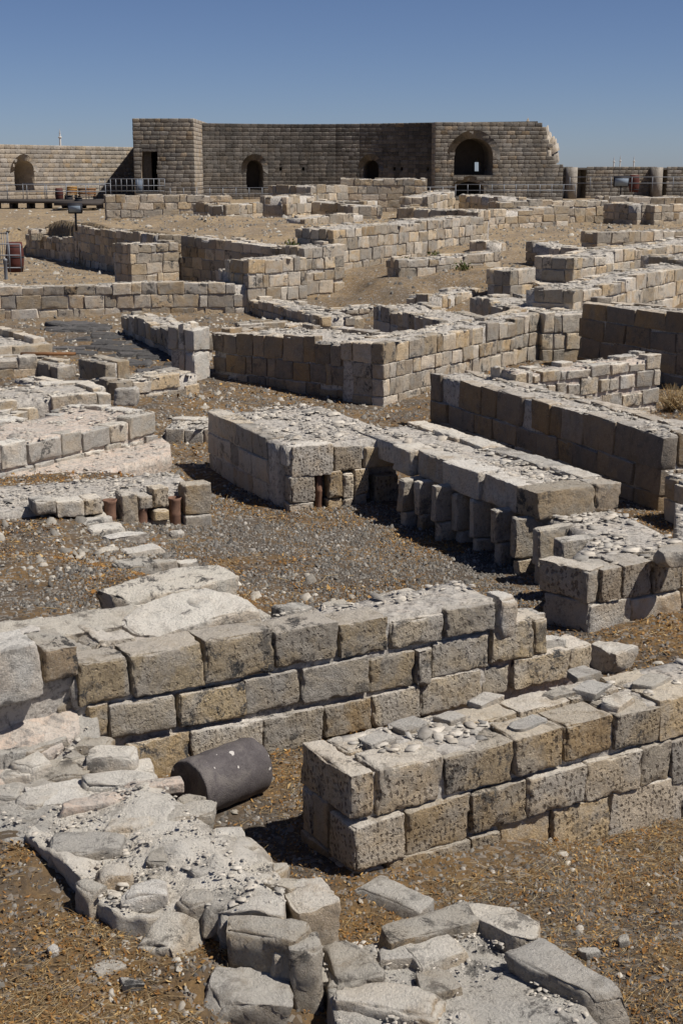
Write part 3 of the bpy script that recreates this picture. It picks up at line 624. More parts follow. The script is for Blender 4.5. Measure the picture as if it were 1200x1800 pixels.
stone(tG, 560, 1700, .2, .22, .3, .4, .2, 'rough', .25); stone(tG, 700, 1570, .06, .55, .26, .14, -.8, 'rough', .25); stone(tG, 780, 1800, .22, .3, .3, .2, 0, 'rough', .3)

def boulder(label, x, y, z, w, d, h, rot, mat='pale', irr=.35, name='boulder', tilt=(0, 0)):
    o = stone(None, x, y, z, w, d, h, rot, mat, irr, name, tilt, seg=.03, amp=min(w, d, h) * .08, r=min(w, d, h) * .05, facets=10); tag(o, label, 'boulder', 'loose stones lying among the walls'); return o
boulder('pale wedge shaped boulder with a dark left side beside the chip covered foundation', 298, 1622, .42, .30, .34, .36, -.5, 'pale', .4, tilt=(.25, -.2))
boulder('rounded grey boulder at the bottom edge below the notched stone', 408, 1718, .30, .44, .40, .5, .3, 'rough', .5, tilt=(.25, .1))
boulder('small grey stone half cut by the bottom edge beside the rounded boulder', 512, 1782, .08, .18, .2, .22, .4, 'pale')
boulder('neat square block lying on the dry grass in front of the clay pipes', 311, 934, .18, .20, .17, .17, .5, 'pale', .08)
boulder('pale angular block resting on the low wall at the left', 224, 682, .95, .46, .36, .30, .2, 'pale', .35)
boulder('square dark sided block lying between the two long block walls', 1072, 1133, .22, .36, .40, .28, -.75, 'rough', .1)
boulder('flat pale stone on the wall end behind the fins of the channel platform', 1180, 965, .86, .4, .3, .16, .3, 'mid', .25)
boulder('white angular pebble on the left dry grass', 95, 1665, .34, .09, .08, .06, .5, 'pale', .5)
boulder('broad white chip beside the wedge shaped boulder', 192, 1695, .31, .17, .12, .07, .7, 'white_stone' if 'white_stone' in M else 'pale', .5)
boulder('long white chip under the wedge shaped boulder', 231, 1724, .29, .14, .08, .06, .1, 'pale', .5)
boulder('two toned broken stone on the straw at right', 1035, 1668, -.03, .12, .10, .10, .4, 'pale', .4)
boulder('pale stone standing in the straw at the right edge', 1096, 1648, -.06, .10, .08, .08, .1, 'pale', .4)

# basalt column drum
q0 = at(351, 1440, 0.0); q1 = at(465, 1392, 0.0); dd = (q1 - q0) / np.linalg.norm(q1 - q0); Ld = .66; rd = .225
mid = (q0 + q1) / 2; mid = mid + np.array((-dd[1], dd[0])) * .12
mb = MB(); n = 64
prof = [(0.0, -Ld / 2 + .03), (rd * .5, -Ld / 2 + .022), (rd * .82, -Ld / 2 + .004), (rd * .95, -Ld / 2), (rd * .985, -Ld / 2 + .006), (rd, -Ld / 2 + .022)] + [(rd + .003 * math.sin(k), -Ld / 2 + .03 + (Ld - .06) * k / 20) for k in range(21)] + [(rd * .985, Ld / 2 - .006), (rd * .95, Ld / 2), (0.0, Ld / 2)]
mb.lathe(prof, n); V = np.array(mb.v); V = V * (1 + .006 * fbm(V * 6, 3)[:, None]); e = np.abs(np.abs(V[:, 2]) - Ld / 2) < .05; V[e] *= (1 - .09 * np.maximum(0, fbm(V[e] * 13, 3) - .12))[:, None]; mb.v = list(V)
o = mb.build('column_drum', M['basalt'], None, True); ax = Vector((dd[0], dd[1], -.01)); o.rotation_euler = ax.to_track_quat('Z', 'Y').to_euler(); o.location = (mid[0], mid[1], rd - .03)
tag(o, 'dark grey basalt column drum lying on its side between the walls', 'column drum'); FOOT.append(ccw([mid + dd * s * .33 + np.array((-dd[1], dd[0])) * k * .16 for s, k in ((-1, -1), (1, -1), (1, 1), (-1, 1))]))

# ------------------------------------------------------------------ heated room: block with wall flues, channel platform with fins
G2 = 'ruined walls of the excavated rooms'
aD = at(497, 905, 0); bD = at(655, 888, 0); dD = (bD - aD) / np.linalg.norm(bD - aD); nD = np.array((-dD[1], dD[0])); angD = math.atan2(dD[1], dD[0])
tD = thing('ruined_wall', 'broad square masonry pier with chip covered top and clay flue in its lower face', 'wall', G2)
laid(tD, aD, dD, nD, [(512, 586, 781, 838), (588, 640, 784, 828), (641, 698, 785, 822)], .3, 'near')
laid(tD, aD, dD, nD, [(510, 555, 837, 884), (578, 603, 829, 876), (604, 622, 832, 876), (624, 648, 824, 870)], .22, 'near')
laid(tD, aD, dD, nD, [(508, 553, 884, 912), (576, 602, 877, 904), (604, 621, 876, 898), (623, 645, 870, 900), (660, 700, 835, 890)], .24, 'near')
LD = onplane(700, 830, aD, dD)[0]; ZD = 1.0
fl = at(397, 828, 0); TD = max(2.0, (fl - aD) @ nD)
for k in range(3):
    s = .01
    for s0, s1 in split(TD, .35, .8):
        c = aD + nD * ((s0 + s1) / 2) + dD * .17; zt = ZD - k * .34
        if s0 < .25: continue
        block(tD, (c[0], c[1], zt - .17), angD + math.pi / 2, s1 - s0 - .015, .3, .325, 'mid')
mbp = MB(); q = aD + dD * (onplane(566, 870, aD, dD)[0]) + nD * .12
mbp.lathe([(.055, .02), (.05, .25), (.06, .27), (.05, .29), (.048, .60), (.035, .6), (.035, .02)], 14, q); mbp.build('clay_flue', M['terracotta'], tD, True)
cp = ccw([aD + dD * .06 + nD * .06, aD + dD * (LD + .1) + nD * .06, aD + dD * (LD + .1) + nD * (TD - .05), aD + dD * .06 + nD * (TD - .05)])
def notch(P): return P
cu = ccw([aD + dD * .05 + nD * .26, aD + dD * (LD + .1) + nD * .26, aD + dD * (LD + .1) + nD * (TD - .05), aD + dD * .05 + nD * (TD - .05)])
link('core', core_mesh(cu, lambda x, y: ZD - .05, -.1, .14, .03, seed=11), M['mortar'], tD)
cu2 = ccw([aD + dD * .08 + nD * .05, aD + dD * LD + nD * .05, aD + dD * LD + nD * .27, aD + dD * .08 + nD * .27]); link('core', core_mesh(cu2, lambda x, y: ZD - .06, .68, .1, .01, seed=12), M['mortar'], tD)
FOOT.append(cp); TOPS.append((ccw([aD + dD * .15 + nD * .15, aD + dD * LD + nD * .15, aD + dD * LD + nD * TD, aD + dD * .1 + nD * TD]), lambda x, y: ZD - .015, 120, tD, 1.5))

qa = at(695, 782, 1.0); qe = at(940, 868, 1.0); vD = (qe - qa) / np.linalg.norm(qe - qa); dE = np.array((-vD[1], vD[0]))     # towards the camera along the fins, and across
LE_ = np.linalg.norm(qe - qa); wE = 1.25; ZE = 1.02; ZC = .72
tE = thing('ruined_wall', 'raised masonry bench of heavy weathered blocks laid over the row of stone fins', 'wall', G2)
def PE(v, u): return qa + vD * v + dE * u
angV = math.atan2(vD[1], vD[0]); angE = math.atan2(dE[1], dE[0])
for s0, s1, u in ((.02, .46, -.06), (.5, 1.25, .06), (1.26, 2.15, .0), (2.16, LE_ - .42, .03)):
    c = PE((s0 + s1) / 2, u + .22); block(tE, (c[0], c[1], ZE - .19), angV, s1 - s0 - .012, .42, .36, 'rough', 1.4, unique=uni())
for u0, u1 in ((.0, wE * .70), (wE * .70, wE)):
    c = PE(LE_ - .2, (u0 + u1) / 2); block(tE, (c[0], c[1], ZE - .18), angE, u1 - u0 - .012, .42, .35, 'mid', 1, unique=uni())
for k in range(6):
    c = PE(-1.0 + k * .73, wE - .16); block(tE, (c[0], c[1], ZE - .17 + RNG.uniform(-.03, .03)), angV, .71, .32, .36, 'rough', 1.2, unique=uni())
cp = ccw([PE(-1.35, .10), PE(LE_ - .1, .10), PE(LE_ - .1, wE - .06), PE(-1.35, wE - .06)])
link('core', core_mesh(cp, lambda x, y: ZE - .05, .68, .12, .02, seed=13), M['mortar'], tE); FOOT.append(cp)
TOPS.append((ccw([PE(-1.3, .3), PE(LE_ - .35, .3), PE(LE_ - .3, wE - .06), PE(-1.3, wE - .06)]), lambda x, y: ZE - .015, 110, tE, 1.5))

tC = thing('ruined_wall', 'low channel platform with a row of upright stone fins along its shaded left side', 'wall', G2)
fp = [(722, 838), (752, 842), (784, 850), (818, 864), (852, 876), (888, 892), (925, 908), (963, 924), (1002, 946)]
fe = []
for i, (x, y) in enumerate(fp):
    zt = ZC - .02 + RNG.uniform(-.06, .03); q = at(x - 16, y + 4, zt); fe.append(q); wf = RNG.uniform(.13, .19); yaw = RNG.gauss(0, .07)
    hf_ = RNG.uniform(.40, .50); c = q + dE * .20 - vD * .02; block(tC, (c[0], c[1], zt - hf_ / 2), angE + yaw, .46, wf, hf_, 'rough', 2.5, 'fin', unique=uni())
    c = q + dE * (.22 + RNG.uniform(-.03, .05)); block(tC, (c[0], c[1], zt - hf_ - .15), angE + yaw, .42, wf * .95, .30, 'rough', 2, 'fin', unique=uni())
aC = at(1032, 1113, .05); bC = at(1195, 1080, .05); dC = (bC - aC) / np.linalg.norm(bC - aC); nC = np.array((-dC[1], dC[0])); angC = math.atan2(dC[1], dC[0])
laid(tC, aC, dC, nC, [(1030, 1052, 1003, 1063), (1054, 1090, 998, 1058), (1093, 1147, 988, 1050), (1149, 1198, 982, 1040), (1200, 1260, 968, 1025), (1262, 1330, 950, 1010)], .4, 'near')
laid(tC, aC, dC, nC, [(1032, 1107, 1058, 1118), (1108, 1195, 1046, 1104), (1196, 1290, 1025, 1085)], .4, 'rough')
fl_ = at(967, 985, ZC); ez = (fl_ - at(1050, 1003, ZC)); el = np.linalg.norm(ez); ez = ez / el; angZ = math.atan2(ez[1], ez[0]); c = aC + dC * .12 + ez * (el / 2 + .05)
block(tC, (c[0], c[1], .56), angZ, el + .05, .26, .34, 'near', .5, unique=uni()); block(tC, (c[0] + .02, c[1], .2), angZ, el - .02, .26, .36, 'rough', .5, unique=uni())
PL = [aC + dC * .1 + nC * .1, aC + dC * 3.0 + nC * .1, aC + dC * 3.0 + nC * 2.0, at(1190, 945, ZC), PE(LE_ - .1, wE - .1), PE(.2, wE - .1), PE(.2, .5)] + [q + dE * .40 for q in fe[1:]] + [fl_ + dC * .4 + ez * .1, fl_ + dC * .15, aC + dC * .15 + nC * .3]
PL = ccw(PL)
link('core', core_mesh(PL, lambda x, y: ZC - .05, -.1, .12, .03, seed=14), M['mortar'], tC); FOOT.append(PL); TOPS.append((PL, lambda x, y: ZC - .015, 120, tC, 1.5))

# low wall with clay pipes, left of the heated room
aH = at(372, 925, .08); bH = at(180, 938, .15)
dH = (aH - bH) / np.linalg.norm(aH - bH); nH = np.array((-dH[1], dH[0])); angH = math.atan2(dH[1], dH[0])
tH = thing('ruined_wall', 'low wall remnant with three terracotta flue pipes standing between its blocks', 'wall', G2)
laid(tH, bH, dH, nH, [(215, 244, 868, 923), (245, 270, 872, 895), (270, 298, 858, 893), (270, 297, 896, 915), (326, 374, 852, 905), (150, 182, 876, 905)], .3, 'near')
laid(tH, bH, dH, nH, [(326, 373, 906, 930), (268, 300, 916, 932), (215, 268, 924, 940), (100, 150, 880, 910), (60, 100, 880, 905)], .3, 'rough')
for x, y0, ztop in ((198, 925, 0.56), (253, 918, .42), (312, 925, .50)):
    s = onplane(x, 900, bH, dH)[0]; q = bH + dH * s + nH * .10; mbp = MB()
    mbp.lathe([(.075, .0), (.075, ztop - .24), (.082, ztop - .22), (.075, ztop - .20), (.08, ztop - .04), (.096, ztop), (.080, ztop), (.064, ztop - .05), (.06, .05), (0, .05)], 20, q)
    oo = mbp.build('clay_pipe', M['terracotta'], tH, True)
LH = np.linalg.norm(aH - bH)
cp = ccw([bH - dH * 1.3 + nH * .25, bH + dH * (LH - .05) + nH * .25, bH + dH * (LH + .0) + nH * 1.5, bH - dH * 1.3 + nH * 1.7]); link('core', core_mesh(cp, lambda x, y: .52, -.05, .12, .035, seed=15), M['mortar'], tH); FOOT.append(cp); TOPS.append((cp, lambda x, y: .545, 260, tH, .9))
for (x, y, w, d_, z) in ((170, 912, .5, .24, .38), (185, 925, .6, .28, .36), (215, 938, .5, .26, .34), (205, 950, .36, .2, .28), (250, 962, .52, .26, .30), (150, 880, .3, .2, .45), (165, 890, .36, .2, .44), (120, 885, .26, .2, .5), (190, 965, .3, .2, .3), (280, 985, .4, .2, .34), (240, 985, .5, .28, .5), (330, 985, .24, .18, .3)):
    stone(tH, x, y, z, w, d_, .16, angH + RNG.uniform(-.2, .3), 'pale', .25, 'slab')
# ------------------------------------------------------------------ walls of the middle distance
W = wall
W('left wall of big pale blocks in pink mortar with plastered foot above the clay pipes', (-30, 792, .85), (277, 722, .85), 1.7, .36, .4, .75, 'pale', base=.10, ragged=.05, mortar='pink', dens=150, gap=.02)
cp = ccw([at(-40, 905, .32), at(300, 815, .22), at(300, 800, .22), at(285, 790, .22), at(-40, 850, .32)]); tag(link('plaster_bench', core_mesh(cp, lambda x, y: .40, 0, .12, .05, seed=21), M['pink']), 'sloping pinkish plaster foot along the left block wall above the clay pipes', 'wall'); TOPS.append((cp, lambda x, y: .42, 60, bpy.data.objects['plaster_bench'], .8))
W('row of pale squared blocks at the left edge behind the pink mortared wall', (-30, 702, .72), (196, 686, .72), 1.7, .36, .5, .9, 'rough', base=.25, ragged=.05, dens=110)
W('short upright block pier with dark left side near the black paved street', (136, 628, .95), (186, 637, .95), .55, .45, .6, 1.2, 'mid', dens=60)
W('low broken wall running from the short pier to the tall doorway pier', (206, 672, .62), (352, 652, .62), .9, .34, .4, .8, 'mid', ragged=.08, gone=.15, dens=130)
W('small low wall end with lit front left of the short block pier', (100, 640, .62), (136, 636, .62), 2.0, .36, .4, .7, 'mid', dens=70)
W('low pale wall block row at the far left edge beside the timber strip', (-40, 632, .70), (66, 628, .70), .8, .34, .5, .9, 'mid', dens=70)
W('wide flat topped masonry mass at the far left edge above the paved street', (-60, 603, .95), (90, 592, .95), 4.5, .36, .5, .9, 'mid', dens=45)
W('low course of blocks with straw on top at the left edge', (-40, 742, .52), (120, 700, .52), .5, .3, .4, .7, 'rough', base=.2, dens=100)
# the room with the dark wall in the centre
W('tall doorway pier with one lit and one shaded face left of the dark centre wall', (341, 573, 1.36), (369, 569, 1.36), .75, .62, .8, 1.0, 'pale', dens=50)
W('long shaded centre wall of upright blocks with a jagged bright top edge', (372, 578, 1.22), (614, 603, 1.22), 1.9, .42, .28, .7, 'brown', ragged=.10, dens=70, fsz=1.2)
W('left side wall with dark face running back from the doorway pier', (212, 548, .78), (312, 584, .92), .9, .36, .4, .8, 'mid', ragged=.06, dens=60)
W('corner wall of tall blocks with a sunlit long face right of the dark centre wall', (674, 604, 1.28), (1012, 540, 1.28), 1.05, .36, .28, .62, 'mid', ragged=.05, dens=70, fsz=1.1)
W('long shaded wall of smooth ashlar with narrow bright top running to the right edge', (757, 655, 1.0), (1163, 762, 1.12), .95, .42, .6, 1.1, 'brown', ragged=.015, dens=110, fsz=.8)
W('lower shaded block at the right edge in front of the smooth ashlar wall', (1167, 820, .74), (1225, 842, .74), .7, .4, .5, .9, 'mid', dens=70)
W('rounded rubble wall with white mortar joints standing on the long shaded wall', (905, 650, 1.22), (1163, 622, 1.22), .7, .36, .28, .6, 'rough', ragged=.08, mortar='pink', dens=60, gap=.03)
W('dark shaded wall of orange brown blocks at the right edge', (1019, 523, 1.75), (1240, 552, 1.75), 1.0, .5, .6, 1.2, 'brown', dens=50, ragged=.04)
W('low inner wall with a dark left face behind the centre wall', (436, 522, .75), (566, 556, .75), 1.0, .34, .35, .6, 'mid', ragged=.08, dens=50)
W('low course of blocks joining the dark walls behind the centre wall', (420, 566, .62), (640, 560, .62), .6, .3, .4, .8, 'mid', ragged=.05, dens=60)
W('row of small square blocks beside the dirt slope', (590, 540, .8), (660, 538, .8), .7, .3, .4, .7, 'mid', ragged=.08, gone=.1)
W('shaded wall with sunlit flat top left of the sunlit corner wall', (656, 534, 1.25), (790, 568, 1.22), 1.5, .42, .35, .7, 'mid', dens=60)
W('shaded stepped wall behind the sunlit corner wall', (826, 520, 1.35), (955, 552, 1.3), 1.5, .42, .35, .7, 'mid', ragged=.07, dens=60)
W('low sunlit wall of loose blocks at the foot of the dirt slope', (770, 520, 1.12), (845, 505, 1.12), 1.0, .34, .35, .6, 'mid', ragged=.1, gone=.15)
W('low shaded wall in front of the stepped end at right', (917, 490, 1.3), (1010, 520, 1.3), 1.0, .36, .4, .8, 'mid')
W('upright block pair casting shade on the right dirt slope', (897, 474, 1.75), (940, 470, 1.75), .9, .4, .4, .8, 'mid')
W('long sunlit wall with a dark end running up to the right edge', (1008, 452, 2.05), (1240, 418, 2.25), 1.4, .42, .5, .9, 'mid', dens=50)
W('second sunlit block wall with a dark rounded end near the right edge', (1008, 507, 1.75), (1240, 462, 1.85), 1.4, .42, .5, .9, 'mid', ragged=.06, dens=50)
W('dark recessed wall between the two sunlit walls at right', (1122, 444, 2.05), (1240, 460, 2.0), 1.2, .42, .5, .9, 'mid')
W('pale block standing alone at the top of the dirt slope', (866, 424, 2.1), (890, 422, 2.1), 1.0, .45, .6, .9, 'mid')
W('low shaded wall across the right dirt slope', (923, 423, 2.2), (1035, 440, 2.0), 1.2, .4, .5, .9, 'mid', dens=40)
W('low block row on the tan field at the right edge', (1050, 408, 2.35), (1240, 402, 2.35), 1.0, .4, .5, 1.0, 'far', ragged=.08, gone=.1)
# long pale wall across the picture, and its stepped right end
def st(s): return 0.0
W('long pale three course wall crossing the left half behind the ruined street', (-60, 500, 1.22), (440, 496, 1.22), 1.1, .36, .4, .85, 'mid', base=0.0, ragged=.05, dens=40)
W('first step of masonry at the right end of the long pale wall', (406, 475, 1.55), (470, 473, 1.55), 1.2, .36, .4, .8, 'mid', base=.2)
W('second step of masonry at the right end of the long pale wall', (436, 455, 1.95), (540, 450, 1.95), 1.3, .4, .4, .8, 'mid', base=.2)
W('top step of rough masonry above the long pale wall beside the dirt slope', (534, 432, 2.25), (606, 428, 2.25), 1.5, .42, .4, .8, 'mid', base=.3, ragged=.1)
W('high stepped wall of tan blocks beyond the dirt slope', (586, 402, 2.72), (850, 378, 2.9), 1.6, .42, .45, .9, 'mid', ragged=.05, dens=35)
W('lower kerb wall in front of the high stepped wall', (700, 452, 1.85), (880, 440, 1.95), .8, .4, .5, .9, 'mid', ragged=.06)
W('shaded upper wall on top of the high stepped wall', (698, 366, 3.05), (840, 370, 3.0), 1.5, .42, .5, .9, 'far', ragged=.06)
# sunken court with retaining walls
W('shaded retaining wall of the sunken court at the left edge', (45, 411, 1.2), (130, 417, 1.42), .8, .42, .5, .9, 'far', base=-.1, dens=10)
W('tall shaded retaining wall sloping down to the court pier', (129, 392, 2.1), (277, 412, 2.02), 1.0, .42, .5, .9, 'far', base=-.1, dens=10)
W('sunlit block pier projecting into the sunken court', (229, 430, 1.78), (314, 424, 1.85), 1.6, .42, .45, .85, 'far', base=-.1, dens=15)
W('upper lit return of the sunken court wall behind the pier', (277, 412, 2.02), (318, 412, 2.02), 1.0, .42, .45, .85, 'far', base=-.1, dens=15)
W('long shaded retaining wall under the mound right of the court pier', (317, 413, 2.02), (500, 430, 1.95), 1.0, .42, .5, .9, 'far', base=-.1, dens=10)
W('low broken block row on the field behind the sunken court', (55, 400, 1.68), (128, 398, 1.70), .8, .4, .5, 1.0, 'far', base=1.0, ragged=.12, gone=.25)
# low walls in front of the castle
FG = 'low walls on the field below the castle'
def LWl(label, p0, p1, th=1.2, **k):
    k.setdefault('ragged', .07); return W(label, p0, p1, th, .42, .5, 1.1, 'far', dens=8, group=FG, fsz=1.0, **k)
LWl('pale low wall below the castle tower with a white block at its left end', (186, 343, 3.25), (405, 342, 3.25))
LWl('short dark sided wall stub in front of the low wall under the tower', (366, 358, 2.9), (404, 357, 2.9))
LWl('low block row crossing the mound left of the high central wall', (398, 360, 2.95), (560, 350, 3.1))
LWl('lower tier of the high central wall in front of the castle', (546, 326, 3.8), (612, 325, 3.8), 3)
LWl('high central wall of tan blocks in front of the curved castle wall', (598, 313, 4.15), (750, 313, 4.15), 2.5)
LWl('stepped rubble wall at the left foot of the high central wall', (504, 346, 3.3), (560, 340, 3.4), 1.5, gone=.2)
LWl('block row with dark end between the mound and the high central wall', (512, 352, 3.05), (640, 352, 3.1), 1.5)
LWl('dark broken wall stub below the high central wall', (574, 353, 3.0), (620, 362, 2.9), 1.5)
LWl('scattered low blocks on the far edge of the mound', (536, 380, 2.6), (640, 376, 2.6), 1.2, gone=.3)
LWl('shaded low wall right of the mound', (697, 360, 3.0), (760, 372, 2.8), 1.4)
LWl('broken wall below the small castle doorway', (752, 346, 3.3), (800, 335, 3.5), 1.5)
LWl('ragged block heap wall in front of the big castle arch', (806, 340, 3.35), (880, 348, 3.2), 1.8, gone=.3)
LWl('long low wall of many coloured blocks under the castle at right', (845, 368, 2.85), (1000, 362, 2.9))
LWl('upper row of pale blocks behind the coloured low wall', (876, 352, 3.15), (1070, 350, 3.15))
LWl('low shaded walls of the far right field', (1052, 345, 3.2), (1250, 345, 3.2), 1.4)
LWl('short shaded wall stub at the far right', (1060, 356, 3.0), (1120, 358, 3.0), 1.4)
LWl('low block row at the far right edge below the castle', (1150, 360, 2.95), (1250, 358, 2.95), 1.2)
W('low broken kerb line on the far side of the black paved street', (228, 572, .34), (340, 606, .34), .5, .3, .4, .8, 'mid', ragged=.06, gone=.3, dens=40)
W('low rubble remnant between the pink mortared wall and the square pier', (288, 748, .36), (398, 752, .34), .9, .3, .25, .5, 'rough', ragged=.08, gone=.25, dens=150)
W('low block line behind the short pier, parallel to the paved street', (20, 655, .5), (120, 672, .5), .5, .3, .4, .8, 'mid', ragged=.06, gone=.15, dens=80)
W('low grey foundation strip before the row of pale squared blocks at left', (-20, 722, .5), (150, 706, .5), .4, .25, .5, .9, 'rough', ragged=.05, dens=90)
# the black paved street
tS = link('paved_street', None); tS['kind'] = 'structure'; sm = MB()
for i in range(60):
    x = RNG.uniform(95, 330); y = 575 + (x - 95) * .27 + RNG.gauss(0, 16); y = min(max(y, 568), 660); z = .24 + RNG.uniform(-.03, .02); q = at(x, y, z)
    me = rough_mesh('paving_stone', (RNG.uniform(.5, .95), RNG.uniform(.35, .6), .16), uni(), .12, .04, .02, 1, .2); me.materials.append(M['black_basalt'])
    link('paving_stone', me, None, tS, (q[0], q[1], z - .06), (RNG.gauss(0, .05), RNG.gauss(0, .05), RNG.uniform(-.5, .2)))
mb = MB(); q = at(85, 622, .72); mb.box((q[0], q[1], .72), (.6, .06, .03)); tag(mb.build('timber', M['wood']), 'orange brown timber lying on the low wall at the left', 'timber')

# ------------------------------------------------------------------ the castle
CW = 'castle curtain walls'
def panel_solid(mat, par, a, d, n, L, z0, z1, thick, holes=(), name='core', notch=None):
    """solid upright slab with real openings; holes: polygons of (s, z)"""
    from mathutils.geometry import delaunay_2d_cdt
    outer = notch or [(0, z0), (L, z0), (L, z1), (0, z1)]
    pts = [Vector(p) for p in outer]; ed = [(i, (i + 1) % len(outer)) for i in range(len(outer))]
    for h in holes:
        k = len(pts); pts += [Vector(p) for p in h]; ed += [(k + i, k + (i + 1) % len(h)) for i in range(len(h))]
    vo, _, fo, _, _, _ = delaunay_2d_cdt(pts, ed, [], 0, 1e-6)
    P2 = [np.array(v) for v in vo]; V = []
    for off in (0, thick): V += [np.array((*(a + d * p[0] + n * off), p[1])) for p in P2]
    m = len(P2); loops = []; tot = []
    for f in fo:
        c = sum(P2[i] for i in f) / len(f)
        if any(inpoly(np.array([c[0]]), np.array([c[1]]), h)[0] for h in holes): continue
        if notch and not inpoly(np.array([c[0]]), np.array([c[1]]), outer)[0]: continue
        loops += list(f); tot.append(len(f)); loops += [m + i for i in reversed(f)]; tot.append(len(f))
    k = 0
    for loop in [outer] + list(holes):
        nl = len(loop); b = len(V)
        V += [np.array((*(a + d * p[0]), p[1])) for p in loop] + [np.array((*(a + d * p[0] + n * thick), p[1])) for p in loop]
        for i in range(nl): j = (i + 1) % nl; loops += [b + i, b + j, b + nl + j, b + nl + i]; tot.append(4)
    return link(name, mesh_raw(name, V, loops, tot), mat, par)
def arch(s0, s1, zb, zs, zt, n=9):
    c = (s0 + s1) / 2; r = (s1 - s0) / 2; P = [(s0, zb), (s1, zb), (s1, zs)]
    for i in range(1, 2 * n):
        t = math.pi * i / (2 * n); x = math.cos(t); P.append((c + r * x, zs + (zt - zs) * (abs(math.sin(t)) ** .9)))
    P.append((s0, zs)); return P
def ashlar(name, mat, par, a, d, n, L, zf, z0, ch, lo, hi, holes=(), boss=.022, grow=.0, right=None):
    """courses of bossed blocks on a face; zf(s) is the top"""
    V = []; loops = []; tot = []; z = z0; hp = [np.array(h) for h in holes]
    top = max(zf(0), zf(L), zf(L / 2)); nc = int(round((top - z0) / ch)); ch = (top - z0) / nc
    for k in range(nc):
        s = 0; zb = z0 + k * ch; zt = zb + ch; off = RNG.uniform(0, hi)
        while s < L:
            w = RNG.uniform(lo, hi); s1 = min(L, s + w)
            if L - s1 < lo * .5: s1 = L
            cs, cz = (s + s1) / 2, (zb + zt) / 2; skip = False
            if right and cs > right(cz): skip = True
            if cz > zf(cs) + .05: skip = True
            u0, u1 = s, s1
            for h in hp:
                if zb > h[:, 1].max() or zt < h[:, 1].min(): continue
                zz_ = np.linspace(zb + .05, zt - .05, 3)
                xs_ = np.linspace(u0, u1, 9); g = np.array([[inpoly(np.array([x]), np.array([y]), h)[0] for x in xs_] for y in zz_]).any(0)
                if g.all(): skip = True
                elif g.any():
                    if g[0] and not g[-1]: u0 = xs_[np.where(g)[0].max()] + .02
                    elif g[-1] and not g[0]: u1 = xs_[np.where(g)[0].min()] - .02
                    else: skip = True
            if not skip and u1 - u0 > .12:
                g = .007; e = min(.07, (u1 - u0) * .25); b = len(V); pr = boss * RNG.uniform(.5, 1.3)
                o = [(u0 + g, zb + g), (u1 - g, zb + g), (u1 - g, zt - g), (u0 + g, zt - g)]; i_ = [(u0 + e, zb + e), (u1 - e, zb + e), (u1 - e, zt - e), (u0 + e, zt - e)]
                for (q, z_) in o: V.append((*(a + d * q + n * .02), z_))
                for (q, z_) in o: V.append((*(a + d * q - n * .012), z_))
                for (q, z_) in i_: V.append((*(a + d * (q + RNG.uniform(-.02, .02)) - n * (.012 + pr * RNG.uniform(.7, 1.2))), z_ + RNG.uniform(-.02, .02)))
                for r in (0, 4):
                    for i in range(4): j = (i + 1) % 4; loops += [b + r + i, b + r + j, b + r + 4 + j, b + r + 4 + i]; tot.append(4)
                loops += [b + 8, b + 9, b + 10, b + 11]; tot.append(4)
            s = s1
    return link(name, mesh_raw(name, V, loops, tot), M[mat], par, kind='stuff')
ZB = 1.6
def seg(x0, y0, x1, y1, Y0, Y1):             # segment seen between columns x0 and x1 at distances Y0, Y1, tops at rows y0, y1
    a = np.array((xat(x0, y0, Y0), Y0)); b = np.array((xat(x1, y1, Y1), Y1)); d = b - a; L = np.linalg.norm(d); d /= L; n = np.array((-d[1], d[0]))
    return a, d, n, L, zat(y0, Y0), zat(y1, Y1)
def sz(x, y, a, d): return onplane(x, y, a, d)
def voussoirs(par, mat, a, d, n, P, w=.55, name='arch_ring'):
    V = []; lo_ = []; to = []; pts = [np.array(p) for p in P[2:]]; c = np.mean(pts, 0)
    for i in range(len(pts) - 1):
        p, q = pts[i], pts[i + 1]; b = len(V)
        for r in (p, q):
            o = r - c; o = o / np.linalg.norm(o)
            for k in (0.0, w):
                for off in (.05, -.035): e = r + o * k; V.append((*(a + d * e[0] + n * off), e[1]))
        lo_ += [b + 1, b + 3, b + 7, b + 5, b + 2, b + 3, b + 7, b + 6, b, b + 1, b + 5, b + 4, b, b + 1, b + 3, b + 2, b + 4, b + 5, b + 7, b + 6]; to += [4] * 5
    return link(name, mesh_raw(name, V, lo_, to), M[mat], par)
M['dark_in'] = plain('shade_dark_masonry', (0.07, 0.06, 0.05), 0.95, ns=2)  # dark backs of niches and arches: their inner shade put into the colour

# left curtain wall with the arched niche: it runs towards the tower and faces the sun
tl = thing('castle_wall', 'lower left castle wall with one arched niche in warm sunlit ashlar', 'castle wall', CW)
a, d, n, L, za, zb_ = seg(-160, 250, 240, 261, 104, 128)
pN = [sz(x, y, a, d) for x, y in ((27, 336), (62, 334), (62, 300), (45, 282))]
hN = arch(pN[0][0], pN[1][0], pN[0][1], pN[2][1], pN[3][1])
zf = lambda s: za + (zb_ - za) * s / L
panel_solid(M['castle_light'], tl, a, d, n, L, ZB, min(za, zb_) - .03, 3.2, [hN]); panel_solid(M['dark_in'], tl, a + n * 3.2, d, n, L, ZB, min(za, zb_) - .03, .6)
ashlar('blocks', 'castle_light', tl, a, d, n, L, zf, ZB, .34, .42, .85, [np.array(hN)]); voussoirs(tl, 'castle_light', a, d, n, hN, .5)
mb = MB(); q = a + d * (pN[0][0] + pN[1][0]) / 2 + n * 1.2
mb.tube((q[0], q[1], ZB), (q[0] - .3, q[1], pN[2][1] - .2), .09, 6); mb.build('leaning_post', M['white'], tl)
